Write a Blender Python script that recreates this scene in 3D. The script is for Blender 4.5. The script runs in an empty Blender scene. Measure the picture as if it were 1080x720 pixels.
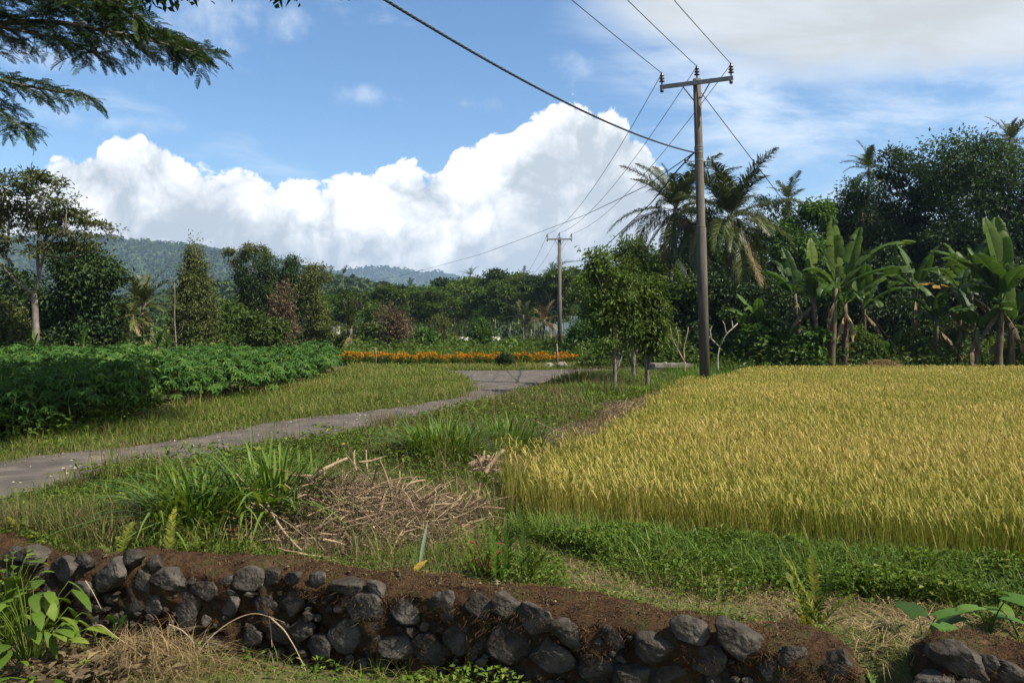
import bpy, math, random
import numpy as np
from mathutils import Vector, noise as mnoise

rng = np.random.default_rng(11)
random.seed(5)
R = math.radians
scene = bpy.context.scene
COL = scene.collection
CAMZ, HZ, F = 1.65, 352.0, 870.0


def P(x, y, Y):
    """world point of photo pixel (x, y) at depth Y"""
    return np.array([(x - 540) / F * Y, Y, CAMZ - (y - HZ) / F * Y])


def G(x, y, z=0.0):
    Y = (CAMZ - z) * F / (y - HZ)
    return np.array([(x - 540) * Y / F, Y, z])


# ------------------------------------------------------------------ noise
_tab = np.random.default_rng(3).random((256, 256))


def vnoise(x, y):
    x = np.asarray(x, float); y = np.asarray(y, float)
    xi = np.floor(x).astype(int); yi = np.floor(y).astype(int)
    fx = x - xi; fy = y - yi
    fx = fx * fx * (3 - 2 * fx); fy = fy * fy * (3 - 2 * fy)
    a = _tab[xi & 255, yi & 255]; b = _tab[(xi + 1) & 255, yi & 255]
    c = _tab[xi & 255, (yi + 1) & 255]; d = _tab[(xi + 1) & 255, (yi + 1) & 255]
    return (a * (1 - fx) + b * fx) * (1 - fy) + (c * (1 - fx) + d * fx) * fy


def fbm(x, y, o=4):
    s = 0; a = .5
    for i in range(o):
        s = s + a * (vnoise(x * 2 ** i + 17.3 * i, y * 2 ** i + 5.1 * i) - .5); a *= .5
    return s


def unit(a):
    return a / np.maximum(np.linalg.norm(a, axis=-1, keepdims=True), 1e-9)


def rdir(n, r=rng):
    return unit(r.normal(size=(n, 3)))


# ------------------------------------------------------------------ mesh builder
class MB:
    def __init__(self):
        self.v = []; self.t = []; self.q = []; self.a = []; self.n = 0

    def add(self, verts, tris=None, quads=None, v=0.5):
        verts = np.asarray(verts, float).reshape(-1, 3)
        self.v.append(verts)
        if tris is not None and len(tris):
            self.t.append(np.asarray(tris, int).reshape(-1, 3) + self.n)
        if quads is not None and len(quads):
            self.q.append(np.asarray(quads, int).reshape(-1, 4) + self.n)
        self.a.append(np.broadcast_to(np.asarray(v, float), (len(verts),)))
        self.n += len(verts)
        return self

    def build(self, name, mat, parent=None, smooth=False, origin=None):
        V = np.concatenate(self.v); A = np.concatenate(self.a)
        T = np.concatenate(self.t) if self.t else np.zeros((0, 3), int)
        Q = np.concatenate(self.q) if self.q else np.zeros((0, 4), int)
        if origin is not None:
            V = V - np.asarray(origin, float)
        me = bpy.data.meshes.new(name)
        me.vertices.add(len(V)); me.vertices.foreach_set('co', V.astype(np.float32).ravel())
        nl = len(T) * 3 + len(Q) * 4
        me.loops.add(nl)
        me.loops.foreach_set('vertex_index', np.concatenate([T.ravel(), Q.ravel()]).astype(np.int32))
        me.polygons.add(len(T) + len(Q))
        st = np.concatenate([np.arange(len(T)) * 3, len(T) * 3 + np.arange(len(Q)) * 4]).astype(np.int32)
        me.polygons.foreach_set('loop_start', st)
        me.polygons.foreach_set('use_smooth', np.full(len(T) + len(Q), smooth))
        at = me.attributes.new('v', 'FLOAT', 'POINT')
        at.data.foreach_set('value', A.astype(np.float32))
        me.update(calc_edges=True); me.validate()
        me.materials.append(mat)
        o = bpy.data.objects.new(name, me)
        if origin is not None and parent is None:
            o.location = origin
        COL.objects.link(o)
        if parent is not None:
            o.parent = parent
        return o


def tag(o, label=None, cat=None, group=None, kind=None):
    if label: o['label'] = label
    if cat: o['category'] = cat
    if group: o['group'] = group
    if kind: o['kind'] = kind
    return o


def thing(name, loc, label, cat, group=None, rz=0.0):
    o = bpy.data.objects.new(name, None); COL.objects.link(o)
    o.location = loc; o.rotation_euler = (0, 0, rz); o.empty_display_size = .2
    return tag(o, label, cat, group)


def copy_tree(o, loc, rz=0, sc=1.0, label=None, parent=None):
    c = o.copy(); COL.objects.link(c)
    if parent is None:
        c.location = loc; c.rotation_euler = (0, 0, rz); c.scale = (sc, sc, sc) if np.isscalar(sc) else sc
        if label: c['label'] = label
    else:
        c.parent = parent
    for ch in list(o.children):
        copy_tree(ch, None, parent=c)
    return c


# ------------------------------------------------------------------ shapes
def tube(mb, pts, rad, sides=7, v=0.5, cap=True, wob=0.0):
    pts = np.asarray(pts, float); n = len(pts)
    rad = np.broadcast_to(np.asarray(rad, float), (n,))
    tg = np.gradient(pts, axis=0); tg = unit(tg)
    ref = np.array([0, 0, 1.0]) if abs(tg[0, 2]) < .9 else np.array([1.0, 0, 0])
    a = unit(np.cross(tg, ref)); b = np.cross(tg, a)
    th = np.arange(sides) * 2 * math.pi / sides
    rr = rad[:, None] * (1 + (wob * rng.normal(size=(n, sides)) if wob else 0))
    ring = pts[:, None, :] + rr[..., None] * (np.cos(th)[None, :, None] * a[:, None, :] + np.sin(th)[None, :, None] * b[:, None, :])
    V = ring.reshape(-1, 3)
    i = np.arange(n - 1)[:, None] * sides; j = np.arange(sides)[None, :]; k = (j + 1) % sides
    q = np.stack([i + j, i + k, i + sides + k, i + sides + j], -1).reshape(-1, 4)
    t = None
    if cap:
        V = np.concatenate([V, pts[:1], pts[-1:]])
        c0 = n * sides; jj = np.arange(sides); kk = (jj + 1) % sides
        t = np.concatenate([np.stack([kk, jj, np.full(sides, c0)], -1),
                            np.stack([jj + (n - 1) * sides, kk + (n - 1) * sides, np.full(sides, c0 + 1)], -1)])
    mb.add(V, t, q, v)


def bez(p0, p1, p2, n=8):
    t = np.linspace(0, 1, n)[:, None]
    return (1 - t) ** 2 * np.asarray(p0) + 2 * t * (1 - t) * np.asarray(p1) + t ** 2 * np.asarray(p2)


def lathe(mb, prof, axis_pt=(0, 0, 0), sides=14, v=.5):
    prof = np.asarray(prof, float); n = len(prof); th = np.arange(sides) * 2 * math.pi / sides
    V = np.stack([axis_pt[0] + prof[:, :1] * np.cos(th), axis_pt[1] + prof[:, :1] * np.sin(th), np.broadcast_to(axis_pt[2] + prof[:, 1:], (n, sides))], -1).reshape(-1, 3)
    i = np.arange(n - 1)[:, None] * sides; j = np.arange(sides)[None, :]; k = (j + 1) % sides
    mb.add(V, None, np.stack([i + j, i + k, i + sides + k, i + sides + j], -1).reshape(-1, 4), v)


def box(mb, c, s, rot=None, v=.5):
    c = np.asarray(c, float); h = np.asarray(s, float) / 2
    V = np.array([[x, y, z] for x in (-1, 1) for y in (-1, 1) for z in (-1, 1)], float) * h
    if rot is not None: V = V @ np.asarray(rot).T
    q = [[0, 1, 3, 2], [4, 6, 7, 5], [0, 4, 5, 1], [2, 3, 7, 6], [0, 2, 6, 4], [1, 5, 7, 3]]
    mb.add(V + c, None, q, v)


def rotz(a):
    c, s = math.cos(a), math.sin(a)
    return np.array([[c, -s, 0], [s, c, 0], [0, 0, 1.0]])


def leaves(mb, pos, d, nrm, L, W, v, fold=.25):
    """diamond leaves, folded on the midrib"""
    n = len(pos)
    d = unit(d); s = unit(np.cross(nrm, d)); nn = np.cross(d, s)
    L = np.broadcast_to(L, (n,))[:, None]; W = np.broadcast_to(W, (n,))[:, None]
    up = nn * W * fold
    m = pos + d * L * .45
    V = np.stack([pos, m - s * W * .5 + up, pos + d * L - nn * L * .12, m + s * W * .5 + up], 1).reshape(-1, 3)
    i = np.arange(n)[:, None] * 4
    T = np.concatenate([i + [0, 2, 1], i + [0, 3, 2]])
    mb.add(V, T, None, np.repeat(v, 4))


def blades(mb, pos, h, w, az, lean, v, curl=1.0, seg=3, waz=None):
    """grass blades: bending strips; lean = horizontal reach as a share of h"""
    n = len(pos)
    h = np.broadcast_to(h, (n,)); w = np.broadcast_to(w, (n,)); lean = np.broadcast_to(lean, (n,))
    dx = np.stack([np.cos(az), np.sin(az), np.zeros(n)], -1)
    wa = az + math.pi / 2 if waz is None else waz
    sx = np.stack([np.cos(wa), np.sin(wa), np.zeros(n)], -1)
    rows = []
    for k in range(seg + 1):
        t = k / seg
        c = pos + dx * (h * lean * t ** (1 + curl))[:, None]
        c[:, 2] += h * (t - .45 * np.minimum(lean, 1.6) * t ** (2 + curl))
        if k < seg:
            ww = (w * (1 - .75 * t ** 1.5) * (.7 if k == 0 else 1))[:, None] * .5
            rows += [c - sx * ww, c + sx * ww]
        else:
            rows += [c]
    m = len(rows)
    V = np.stack(rows, 1).reshape(-1, 3)
    i = np.arange(n)[:, None] * m
    q = [i + [2 * k, 2 * k + 1, 2 * k + 3, 2 * k + 2] for k in range(seg - 1)]
    t = i + [2 * seg - 2, 2 * seg - 1, 2 * seg]
    mb.add(V, t, np.concatenate(q) if q else None, np.repeat(v, m))


def in_poly(x, y, poly):
    poly = np.asarray(poly); ins = np.zeros(len(x), bool)
    j = len(poly) - 1
    for i in range(len(poly)):
        xi, yi = poly[i]; xj, yj = poly[j]
        c = ((yi > y) != (yj > y)) & (x < (xj - xi) * (y - yi) / (yj - yi + 1e-12) + xi)
        ins ^= c; j = i
    return ins


def scatter(poly, n, Y0=8.0, p=1.0, frame=True):
    """points in a ground polygon, thinning out with distance, kept near the view"""
    poly = np.asarray(poly, float); out = []; tot = 0
    lo = poly.min(0); hi = poly.max(0)
    for _ in range(400):
        x = rng.uniform(lo[0], hi[0], n); y = rng.uniform(lo[1], hi[1], n)
        ok = in_poly(x, y, poly) & (rng.random(n) < np.minimum(1, (Y0 / np.maximum(y, .1)) ** p))
        if frame: ok &= np.abs(x) < .72 * y + 1.0
        out.append(np.stack([x[ok], y[ok]], -1)); tot += ok.sum()
        if tot >= n: break
    return np.concatenate(out)[:n]


# ------------------------------------------------------------------ materials
def new_mat(name):
    m = bpy.data.materials.new(name); m.use_nodes = True
    nt = m.node_tree; nt.nodes.clear()
    out = nt.nodes.new('ShaderNodeOutputMaterial')
    return m, nt, out


def ramp(nt, cols, fac):
    r = nt.nodes.new('ShaderNodeValToRGB')
    e = r.color_ramp.elements
    while len(e) < len(cols): e.new(.5)
    for i, c in enumerate(cols):
        p, c = (c if isinstance(c[1], (tuple, list)) else (i / (len(cols) - 1), c))
        e[i].position = p; e[i].color = (*c, 1)
    if fac is not None: nt.links.new(fac, r.inputs[0])
    return r.outputs[0]


def leaf_mat(name, cols, trans=.3, rough=.6, spec=.16, obj_var=.25, tint=1.25):
    m, nt, out = new_mat(name)
    N, L = nt.nodes, nt.links
    at = N.new('ShaderNodeAttribute'); at.attribute_name = 'v'
    col = ramp(nt, cols, at.outputs['Fac'])
    oi = N.new('ShaderNodeObjectInfo')
    mr = N.new('ShaderNodeMapRange'); mr.inputs['To Min'].default_value = 1 - obj_var; mr.inputs['To Max'].default_value = 1 + obj_var
    L.new(oi.outputs['Random'], mr.inputs['Value'])
    hs = N.new('ShaderNodeHueSaturation'); L.new(mr.outputs[0], hs.inputs['Value']); L.new(col, hs.inputs['Color'])
    b = N.new('ShaderNodeBsdfPrincipled'); L.new(hs.outputs[0], b.inputs['Base Color'])
    b.inputs['Roughness'].default_value = rough; b.inputs['Specular IOR Level'].default_value = spec * .5
    if trans > 0:
        tr = N.new('ShaderNodeBsdfTranslucent')
        h2 = N.new('ShaderNodeHueSaturation'); h2.inputs['Hue'].default_value = .485; h2.inputs['Saturation'].default_value = 1.1
        h2.inputs['Value'].default_value = tint; L.new(hs.outputs[0], h2.inputs['Color']); L.new(h2.outputs[0], tr.inputs['Color'])
        mx = N.new('ShaderNodeMixShader'); mx.inputs[0].default_value = trans
        L.new(b.outputs[0], mx.inputs[1]); L.new(tr.outputs[0], mx.inputs[2]); L.new(mx.outputs[0], out.inputs[0])
    else:
        L.new(b.outputs[0], out.inputs[0])
    return m


def rough_mat(name, cols, scale=6.0, detail=6, rough=.85, bump=.4, bscale=None, spec=.25, stretch=(1, 1, 1), use_v=0.0, coord='Object', dist=.02):
    """noise-coloured rough surface; use_v mixes the per-vertex attribute into the ramp"""
    m, nt, out = new_mat(name)
    N, L = nt.nodes, nt.links
    tc = N.new('ShaderNodeTexCoord'); mp = N.new('ShaderNodeMapping'); mp.inputs['Scale'].default_value = stretch
    L.new(tc.outputs[coord], mp.inputs[0])
    nz = N.new('ShaderNodeTexNoise'); nz.inputs['Scale'].default_value = scale; nz.inputs['Detail'].default_value = detail; nz.inputs['Roughness'].default_value = .65
    L.new(mp.outputs[0], nz.inputs['Vector'])
    mr = N.new('ShaderNodeMapRange'); mr.inputs['From Min'].default_value = .28; mr.inputs['From Max'].default_value = .72
    L.new(nz.outputs['Fac'], mr.inputs['Value'])
    fac = mr.outputs[0]
    if use_v:
        at = N.new('ShaderNodeAttribute'); at.attribute_name = 'v'
        mx = N.new('ShaderNodeMix'); mx.inputs[0].default_value = use_v
        L.new(fac, mx.inputs[2]); L.new(at.outputs['Fac'], mx.inputs[3]); fac = mx.outputs[0]
    col = ramp(nt, cols, fac)
    b = N.new('ShaderNodeBsdfPrincipled'); L.new(col, b.inputs['Base Color'])
    b.inputs['Roughness'].default_value = rough; b.inputs['Specular IOR Level'].default_value = spec
    if bump:
        n2 = N.new('ShaderNodeTexNoise'); n2.inputs['Scale'].default_value = bscale or scale * 3; n2.inputs['Detail'].default_value = 8
        L.new(mp.outputs[0], n2.inputs['Vector'])
        bp = N.new('ShaderNodeBump'); bp.inputs['Strength'].default_value = bump; bp.inputs['Distance'].default_value = dist
        L.new(n2.outputs['Fac'], bp.inputs['Height']); L.new(bp.outputs[0], b.inputs['Normal'])
    L.new(b.outputs[0], out.inputs[0])
    return m
# ------------------------------------------------------------------ camera, light, sky
cam = bpy.data.cameras.new('camera'); co = bpy.data.objects.new('camera', cam); COL.objects.link(co)
co.location = (0, 0, CAMZ); co.rotation_euler = (R(90), 0, 0)
cam.sensor_width = 36.0; cam.lens = 36.0 * F / 1080.0; cam.shift_y = -8 / 1080.0
cam.clip_start = .05; cam.clip_end = 60000
scene.camera = co

SUN_EL, SUN_AZ = R(50), R(117)          # azimuth clockwise from +Y (view direction)
to_sun = Vector((math.sin(SUN_AZ) * math.cos(SUN_EL), math.cos(SUN_AZ) * math.cos(SUN_EL), math.sin(SUN_EL)))
sl = bpy.data.lights.new('sun', 'SUN'); sl.energy = 5.0; sl.angle = R(.55); sl.color = (1, .925, .79)
so = bpy.data.objects.new('sun', sl); COL.objects.link(so)
so.rotation_euler = (-to_sun).to_track_quat('-Z', 'Y').to_euler(); so.location = (30, -10, 60)

vs = scene.view_settings
vs.view_transform = 'Standard'; vs.look = 'None'; vs.exposure = 0.95; vs.gamma = 1.0; vs.use_curve_mapping = False

world = bpy.data.worlds.new('World'); scene.world = world; world.use_nodes = True
wt = world.node_tree; wt.nodes.clear(); WN, WL = wt.nodes, wt.links


def wm(op, a, b=None, c=None, clamp=False):
    n = WN.new('ShaderNodeMath'); n.operation = op; n.use_clamp = clamp
    for i, s in enumerate((a, b, c)):
        if s is None: continue
        if isinstance(s, (int, float)): n.inputs[i].default_value = s
        else: WL.new(s, n.inputs[i])
    return n.outputs[0]


def wmap(val, a, b, c=0.0, d=1.0, smooth=True):
    n = WN.new('ShaderNodeMapRange'); n.interpolation_type = 'SMOOTHSTEP' if smooth else 'LINEAR'
    WL.new(val, n.inputs['Value'])
    for k, s in (('From Min', a), ('From Max', b), ('To Min', c), ('To Max', d)): n.inputs[k].default_value = s
    return n.outputs['Result']


def wvec(x, y, z=0.0):
    n = WN.new('ShaderNodeCombineXYZ')
    for i, s in enumerate((x, y, z)):
        if isinstance(s, (int, float)): n.inputs[i].default_value = s
        else: WL.new(s, n.inputs[i])
    return n.outputs[0]


def wnoise(vec, scale, detail=5, rough=.55, dist=0.0):
    n = WN.new('ShaderNodeTexNoise'); n.noise_dimensions = '2D'
    n.inputs['Scale'].default_value = scale; n.inputs['Detail'].default_value = detail
    n.inputs['Roughness'].default_value = rough; n.inputs['Distortion'].default_value = dist
    WL.new(vec, n.inputs['Vector']); return n


def wmix(f, a, b):
    n = WN.new('ShaderNodeMix'); n.data_type = 'RGBA'
    if isinstance(f, (int, float)): n.inputs[0].default_value = f
    else: WL.new(f, n.inputs[0])
    for i, s in ((6, a), (7, b)):
        if isinstance(s, tuple): n.inputs[i].default_value = (*s, 1)
        else: WL.new(s, n.inputs[i])
    return n.outputs[2]


def wcurve(val, pts):
    n = WN.new('ShaderNodeFloatCurve'); c = n.mapping.curves[0]
    pts = sorted(pts)
    c.points[0].location = pts[0]; c.points[1].location = pts[-1]
    for p in pts[1:-1]: c.points.new(*p)
    n.mapping.update(); WL.new(val, n.inputs['Value']); return n.outputs[0]


AZ0, AZR, ELR = -.75, 1.5, .5


def sky_pt(x, y):
    az = math.atan((x - 540) / F); el = math.atan((HZ - y) / F * math.cos(az))
    return ((az - AZ0) / AZR, max(0, min(1, el / ELR)))


tc = WN.new('ShaderNodeTexCoord'); sp = WN.new('ShaderNodeSeparateXYZ'); WL.new(tc.outputs['Generated'], sp.inputs[0])
az = wm('ARCTAN2', sp.outputs[0], sp.outputs[1]); el = wm('ARCSINE', sp.outputs[2])
p = wvec(az, el)
azt = wmap(az, AZ0, AZ0 + AZR, 0, 1, False)


def billow(dx, dy):
    q = wvec(wm('ADD', az, dx), wm('ADD', el, dy))
    w = wnoise(q, 9, 3)
    s = WN.new('ShaderNodeVectorMath'); s.operation = 'MULTIPLY_ADD'
    WL.new(w.outputs['Color'], s.inputs[0]); s.inputs[1].default_value = (.06, .06, 0); WL.new(q, s.inputs[2])
    v = WN.new('ShaderNodeTexVoronoi'); v.voronoi_dimensions = '2D'; v.feature = 'SMOOTH_F1'
    v.inputs['Scale'].default_value = 15; v.inputs['Detail'].default_value = 4; v.inputs['Roughness'].default_value = .55
    v.inputs['Lacunarity'].default_value = 2.1; v.inputs['Smoothness'].default_value = .35; v.normalize = True
    WL.new(s.outputs[0], v.inputs['Vector'])
    return wm('SUBTRACT', 1.0, v.outputs['Distance'])


h0 = billow(0, 0); h1 = billow(-.006, .011)
outline = [(-400, 235), (-150, 215), (0, 195), (35, 178), (60, 158), (95, 148), (130, 138), (152, 137), (175, 150), (184, 163),
           (207, 178), (226, 184), (240, 176), (258, 172), (280, 178), (300, 188), (322, 186), (342, 191), (362, 184), (382, 170), (410, 176), (432, 164), (450, 174),
           (476, 152), (505, 138), (535, 134), (556, 122), (580, 112), (605, 106), (625, 112), (642, 120), (662, 128), (680, 148), (705, 190),
           (735, 215), (780, 262), (850, 275), (1000, 280), (1500, 260)]
top = wm('MULTIPLY', wcurve(azt, [sky_pt(*q) for q in outline]), ELR)
Dc = wm('ADD', wm('SUBTRACT', top, el), wm('MULTIPLY', wm('SUBTRACT', h0, .76), .10))
ac = wmap(Dc, 0.0, .007)
# soft, torn lower and right-hand side
fray = wnoise(p, 16, 6, .6)
depth = wm('SUBTRACT', top, el)
big = wnoise(p, 7, 4, .5)
lit = wm('ADD', .80, wm('MULTIPLY', wm('SUBTRACT', h0, h1), .45))
lit = wm('ADD', lit, wm('MULTIPLY', wm('SUBTRACT', h0, .75), 1.35))
lit = wm('ADD', lit, wm('MULTIPLY', wm('SUBTRACT', fray.outputs[0], .5), .40))
low = wm('ADD', el, wm('ADD', wm('MULTIPLY', wm('SUBTRACT', big.outputs[0], .5), .17), wm('MULTIPLY', wm('SUBTRACT', h0, .75), .06)))
# the height above which the cloud is in full sun (higher on the shaded right flank)
sh = wm('MULTIPLY', wcurve(azt, [sky_pt(*q) for q in [(-400, 230), (0, 215), (90, 190), (160, 180), (240, 205), (320, 222), (420, 250), (480, 236), (540, 190), (600, 150), (660, 118), (720, 170), (900, 260), (1500, 260)]]), ELR)
shade = wmap(wm('SUBTRACT', low, sh), -.075, .055)
lit = wm('MULTIPLY', lit, wm('ADD', .55, wm('MULTIPLY', shade, .51)))
cum = wmix(wmap(lit, .36, .80, 0, 1, False), (.47, .52, .57), (1.0, 1.0, 1.0))
cum = wmix(wmap(el, .10, -.01), cum, (.50, .57, .64))

# high thin veil: heavy grey at the top right, streaks below
st = wvec(wm('ADD', wm('MULTIPLY', az, .8), wm('MULTIPLY', el, .9)), wm('MULTIPLY', el, 2.6))
n1 = wnoise(st, 5.5, 8, .6, .3); n2 = wnoise(st, 2.2, 5, .55, .2)
heavy = wmap(wm('ADD', wm('ADD', el, wm('MULTIPLY', wm('SUBTRACT', n2.outputs[0], .5), .22)), wm('MULTIPLY', az, .10)), .300, .385)
rightm = wmap(wm('ADD', az, wm('MULTIPLY', wm('SUBTRACT', n2.outputs[0], .5), .35)), -.02, .22)
streak = wm('MULTIPLY', wmap(wm('ADD', wm('MULTIPLY', n1.outputs[0], .8), wm('MULTIPLY', n2.outputs[0], .35)), .46, .72), rightm)
wisp = wm('MULTIPLY', wmap(n1.outputs[0], .56, .80), .34)
veil = wm('MAXIMUM', wm('MAXIMUM', wm('MULTIPLY', heavy, rightm), wm('MULTIPLY', streak, .72)), wisp)
veilc = wmix(wm('MULTIPLY', wm('MULTIPLY', heavy, rightm), wmap(n1.outputs[0], .30, .70, .55, 1)), (.72, .79, .87), (.50, .52, .53))

# small puffs
pf = None
for x, y, rx, ry in ((388, 103, 26, 8), (487, 109, 22, 6), (620, 76, 42, 14), (520, 150, 8, 8), (160, 45, 70, 12), (240, 12, 60, 18), (60, 60, 60, 12), (120, 128, 60, 7)):
    a0 = math.atan((x - 540) / F); e0 = math.atan((HZ - y) / F * math.cos(a0))
    dx = wm('DIVIDE', wm('SUBTRACT', az, a0), rx / F); dy = wm('DIVIDE', wm('SUBTRACT', el, e0), ry / F)
    d = wm('SQRT', wm('ADD', wm('MULTIPLY', dx, dx), wm('MULTIPLY', dy, dy)))
    m = wm('SUBTRACT', wm('ADD', 1.0, wm('MULTIPLY', wm('SUBTRACT', fray.outputs[0], .5), 5.5)), d)
    pf = m if pf is None else wm('MAXIMUM', pf, m)
puff = wm('MULTIPLY', wmap(pf, -.5, 2.4), .50)

sky = WN.new('ShaderNodeTexSky'); sky.sky_type = 'NISHITA'; sky.sun_disc = False
sky.sun_elevation = SUN_EL; sky.sun_rotation = SUN_AZ; sky.altitude = 300; sky.air_density = 1.0; sky.dust_density = .6; sky.ozone_density = 1.6
hsv = WN.new('ShaderNodeHueSaturation'); hsv.inputs['Saturation'].default_value = 1.20; WL.new(sky.outputs[0], hsv.inputs['Color']); skyc = hsv.outputs[0]
bg_s = WN.new('ShaderNodeBackground'); bg_s.inputs[1].default_value = .090; WL.new(skyc, bg_s.inputs[0])
CS = .68
cc = wmix(puff, veilc, (.80, .84, .90))
va = wm('MAXIMUM', veil, puff)
bg_v = WN.new('ShaderNodeBackground'); bg_v.inputs[1].default_value = CS; WL.new(cc, bg_v.inputs[0])
bg_c = WN.new('ShaderNodeBackground'); bg_c.inputs[1].default_value = CS; WL.new(cum, bg_c.inputs[0])
m1 = WN.new('ShaderNodeMixShader'); WL.new(va, m1.inputs[0]); WL.new(bg_s.outputs[0], m1.inputs[1]); WL.new(bg_v.outputs[0], m1.inputs[2])
m2 = WN.new('ShaderNodeMixShader'); WL.new(ac, m2.inputs[0]); WL.new(m1.outputs[0], m2.inputs[1]); WL.new(bg_c.outputs[0], m2.inputs[2])
wo = WN.new('ShaderNodeOutputWorld'); WL.new(m2.outputs[0], wo.inputs[0])
scene.cycles.max_bounces = 8; scene.cycles.transparent_max_bounces = 8; scene.cycles.volume_bounces = 0
vs.gamma = 1.0
world.cycles.sampling_method = 'MANUAL'; world.cycles.sample_map_resolution = 512
# ------------------------------------------------------------------ land
WALL_X = [-7.0, -5.5, -4.0, -3.1, -2.89, -1.59, -.59, .344, .868, 1.575, 1.9, 2.1, 2.58, 5.0]
WALL_Y = [7.3, 6.9, 6.44, 6.12, 5.94, 5.76, 5.41, 4.99, 4.72, 4.42, 4.30, 4.28, 4.16, 3.5]
wall_y = lambda x: np.interp(x, WALL_X, WALL_Y)          # back edge of the wall top

RICE = np.array([(0.0, 8.3), (1.55, 12.3), (3.2, 17.5), (5.45, 24.3), (6.5, 25.6), (9.5, 33), (27, 34), (14, 12), (8.5, 5.4), (3.66, 5.85), (2.56, 6.15), (1.94, 6.45), (1.25, 6.85), (.45, 7.25)])


def ground_z(x, y):
    x = np.asarray(x, float); y = np.asarray(y, float)
    z = .10 * fbm(x * .5, y * .5) * np.clip(1 - np.abs(y - 6) / 30, 0.1, 1)
    # rice paddy lies lower
    d = np.clip((x - (y - 8.3) * .335 + .2) / .5, 0, 1) * np.clip((y - (7.5 - .42 * x) + .6) / .5, 0, 1) * (y < 35)
    z = z - .2 * d * (y > 4)
    # near side of the stone wall lies lower
    e = np.clip((wall_y(x) - .10 - y) / .12, 0, 1)
    gap = np.exp(-((x - 1.87) / .13) ** 4)
    e = e * (1 - gap) + np.clip((wall_y(x) + .25 - y) / .75, 0, 1) * gap
    z = z - .47 * e
    # verge bank between road and paddy
    yr = np.interp(x, [-9, -5.8, -3.8, -2.4, -.5, .6, 2.5], [8.4, 9.2, 12.2, 15.6, 20.5, 25, 30])
    b = np.clip((yr - y) / 1.0, 0, 1) * np.clip((y - 6.5) / 2, 0, 1) * np.clip((-(x - (y - 8.3) * .335)) / 1.5, 0, 1)
    z = z + .10 * b
    return z


def axis(lo, a, b, hi, step):
    c = list(np.arange(a, b + 1e-6, step))
    s = step; x = c[-1]; up = []
    while x < hi: s *= 1.13; x += s; up.append(x)
    s = step; x = c[0]; dn = []
    while x > lo: s *= 1.13; x -= s; dn.append(x)
    return np.array(dn[::-1] + c + up)


gx = axis(-5200, -8, 7, 5200, .09); gy = axis(-60, 2.2, 14, 5600, .09)
X, Yg = np.meshgrid(gx, gy)
Z = ground_z(X, Yg)
m = MB(); nx, ny = len(gx), len(gy)
i = np.arange(ny - 1)[:, None] * nx; j = np.arange(nx - 1)[None, :]
q = np.stack([i + j, i + j + 1, i + nx + j + 1, i + nx + j], -1).reshape(-1, 4)
m.add(np.stack([X, Yg, Z], -1).reshape(-1, 3), None, q, .5)
soil = rough_mat('soil', [(.0, (.045, .030, .018)), (.35, (.085, .060, .034)), (.6, (.07, .075, .028)), (1.0, (.13, .10, .06))], 1.7, 8, .95, .6, 22, .1, dist=.03)
ground = tag(m.build('ground', soil, None, True), kind='structure')

# road ---------------------------------------------------------------
near_e = [(-140, 584), (-60, 560), (0, 541), (60, 526), (150, 506), (240, 490), (330, 474), (400, 459), (450, 449), (520, 431), (560, 419), (600, 405), (640, 396), (690, 393)]
far_e = [(-140, 508), (-60, 500), (0, 489), (60, 481), (130, 473), (200, 463), (280, 447), (350, 438), (430, 429), (486, 419), (499, 411), (496, 404), (486, 398), (474, 395)]
far_top = [(474, 391.2), (520, 391), (560, 390.5), (620, 389), (690, 388)]
ng = np.array([G(*p)[:2] for p in near_e]); fg = np.array([G(*p)[:2] for p in far_e]); tg_ = np.array([G(*p)[:2] for p in far_top])
ROAD = np.concatenate([ng, tg_[::-1], fg[::-1]])


def densify(pl, s=.35, wob=.12):
    out = []
    for a, b in zip(pl, np.roll(pl, -1, 0)):
        n = max(1, int(np.linalg.norm(b - a) / s))
        for k in range(n): out.append(a + (b - a) * k / n)
    out = np.array(out)
    return out + wob * np.stack([fbm(out[:, 0] * 1.1, out[:, 1] * 1.1), fbm(out[:, 0] * 1.1 + 40, out[:, 1] * 1.1)], -1) * 2


rd = densify(ROAD)
import bmesh
bm = bmesh.new()
bm.faces.new([bm.verts.new((a, b, 0)) for a, b in rd])
bmesh.ops.triangulate(bm, faces=bm.faces[:])
for _ in range(3):
    long_e = [e for e in bm.edges if e.calc_length() > .8]
    if not long_e: break
    bmesh.ops.subdivide_edges(bm, edges=long_e, cuts=1, use_grid_fill=False)
bmesh.ops.triangulate(bm, faces=bm.faces[:])
vv = np.array([v.co[:] for v in bm.verts])
zz = ground_z(vv[:, 0], vv[:, 1])
for v, z in zip(bm.verts, zz): v.co.z = z + .018
bmesh.ops.recalc_face_normals(bm, faces=bm.faces[:])
me = bpy.data.meshes.new('road'); bm.to_mesh(me); bm.free()
if me.polygons[0].normal.z < 0: me.flip_normals()
asph = rough_mat('worn_asphalt', [(.0, (.034, .028, .023)), (.35, (.066, .057, .049)), (.65, (.094, .081, .070)), (1.0, (.17, .135, .10))], 1.6, 14, .95, .9, 30, .25, dist=.015)
me.materials.append(asph)
road = bpy.data.objects.new('road', me); COL.objects.link(road); tag(road, kind='structure')
for p_ in me.polygons: p_.use_smooth = True

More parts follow.
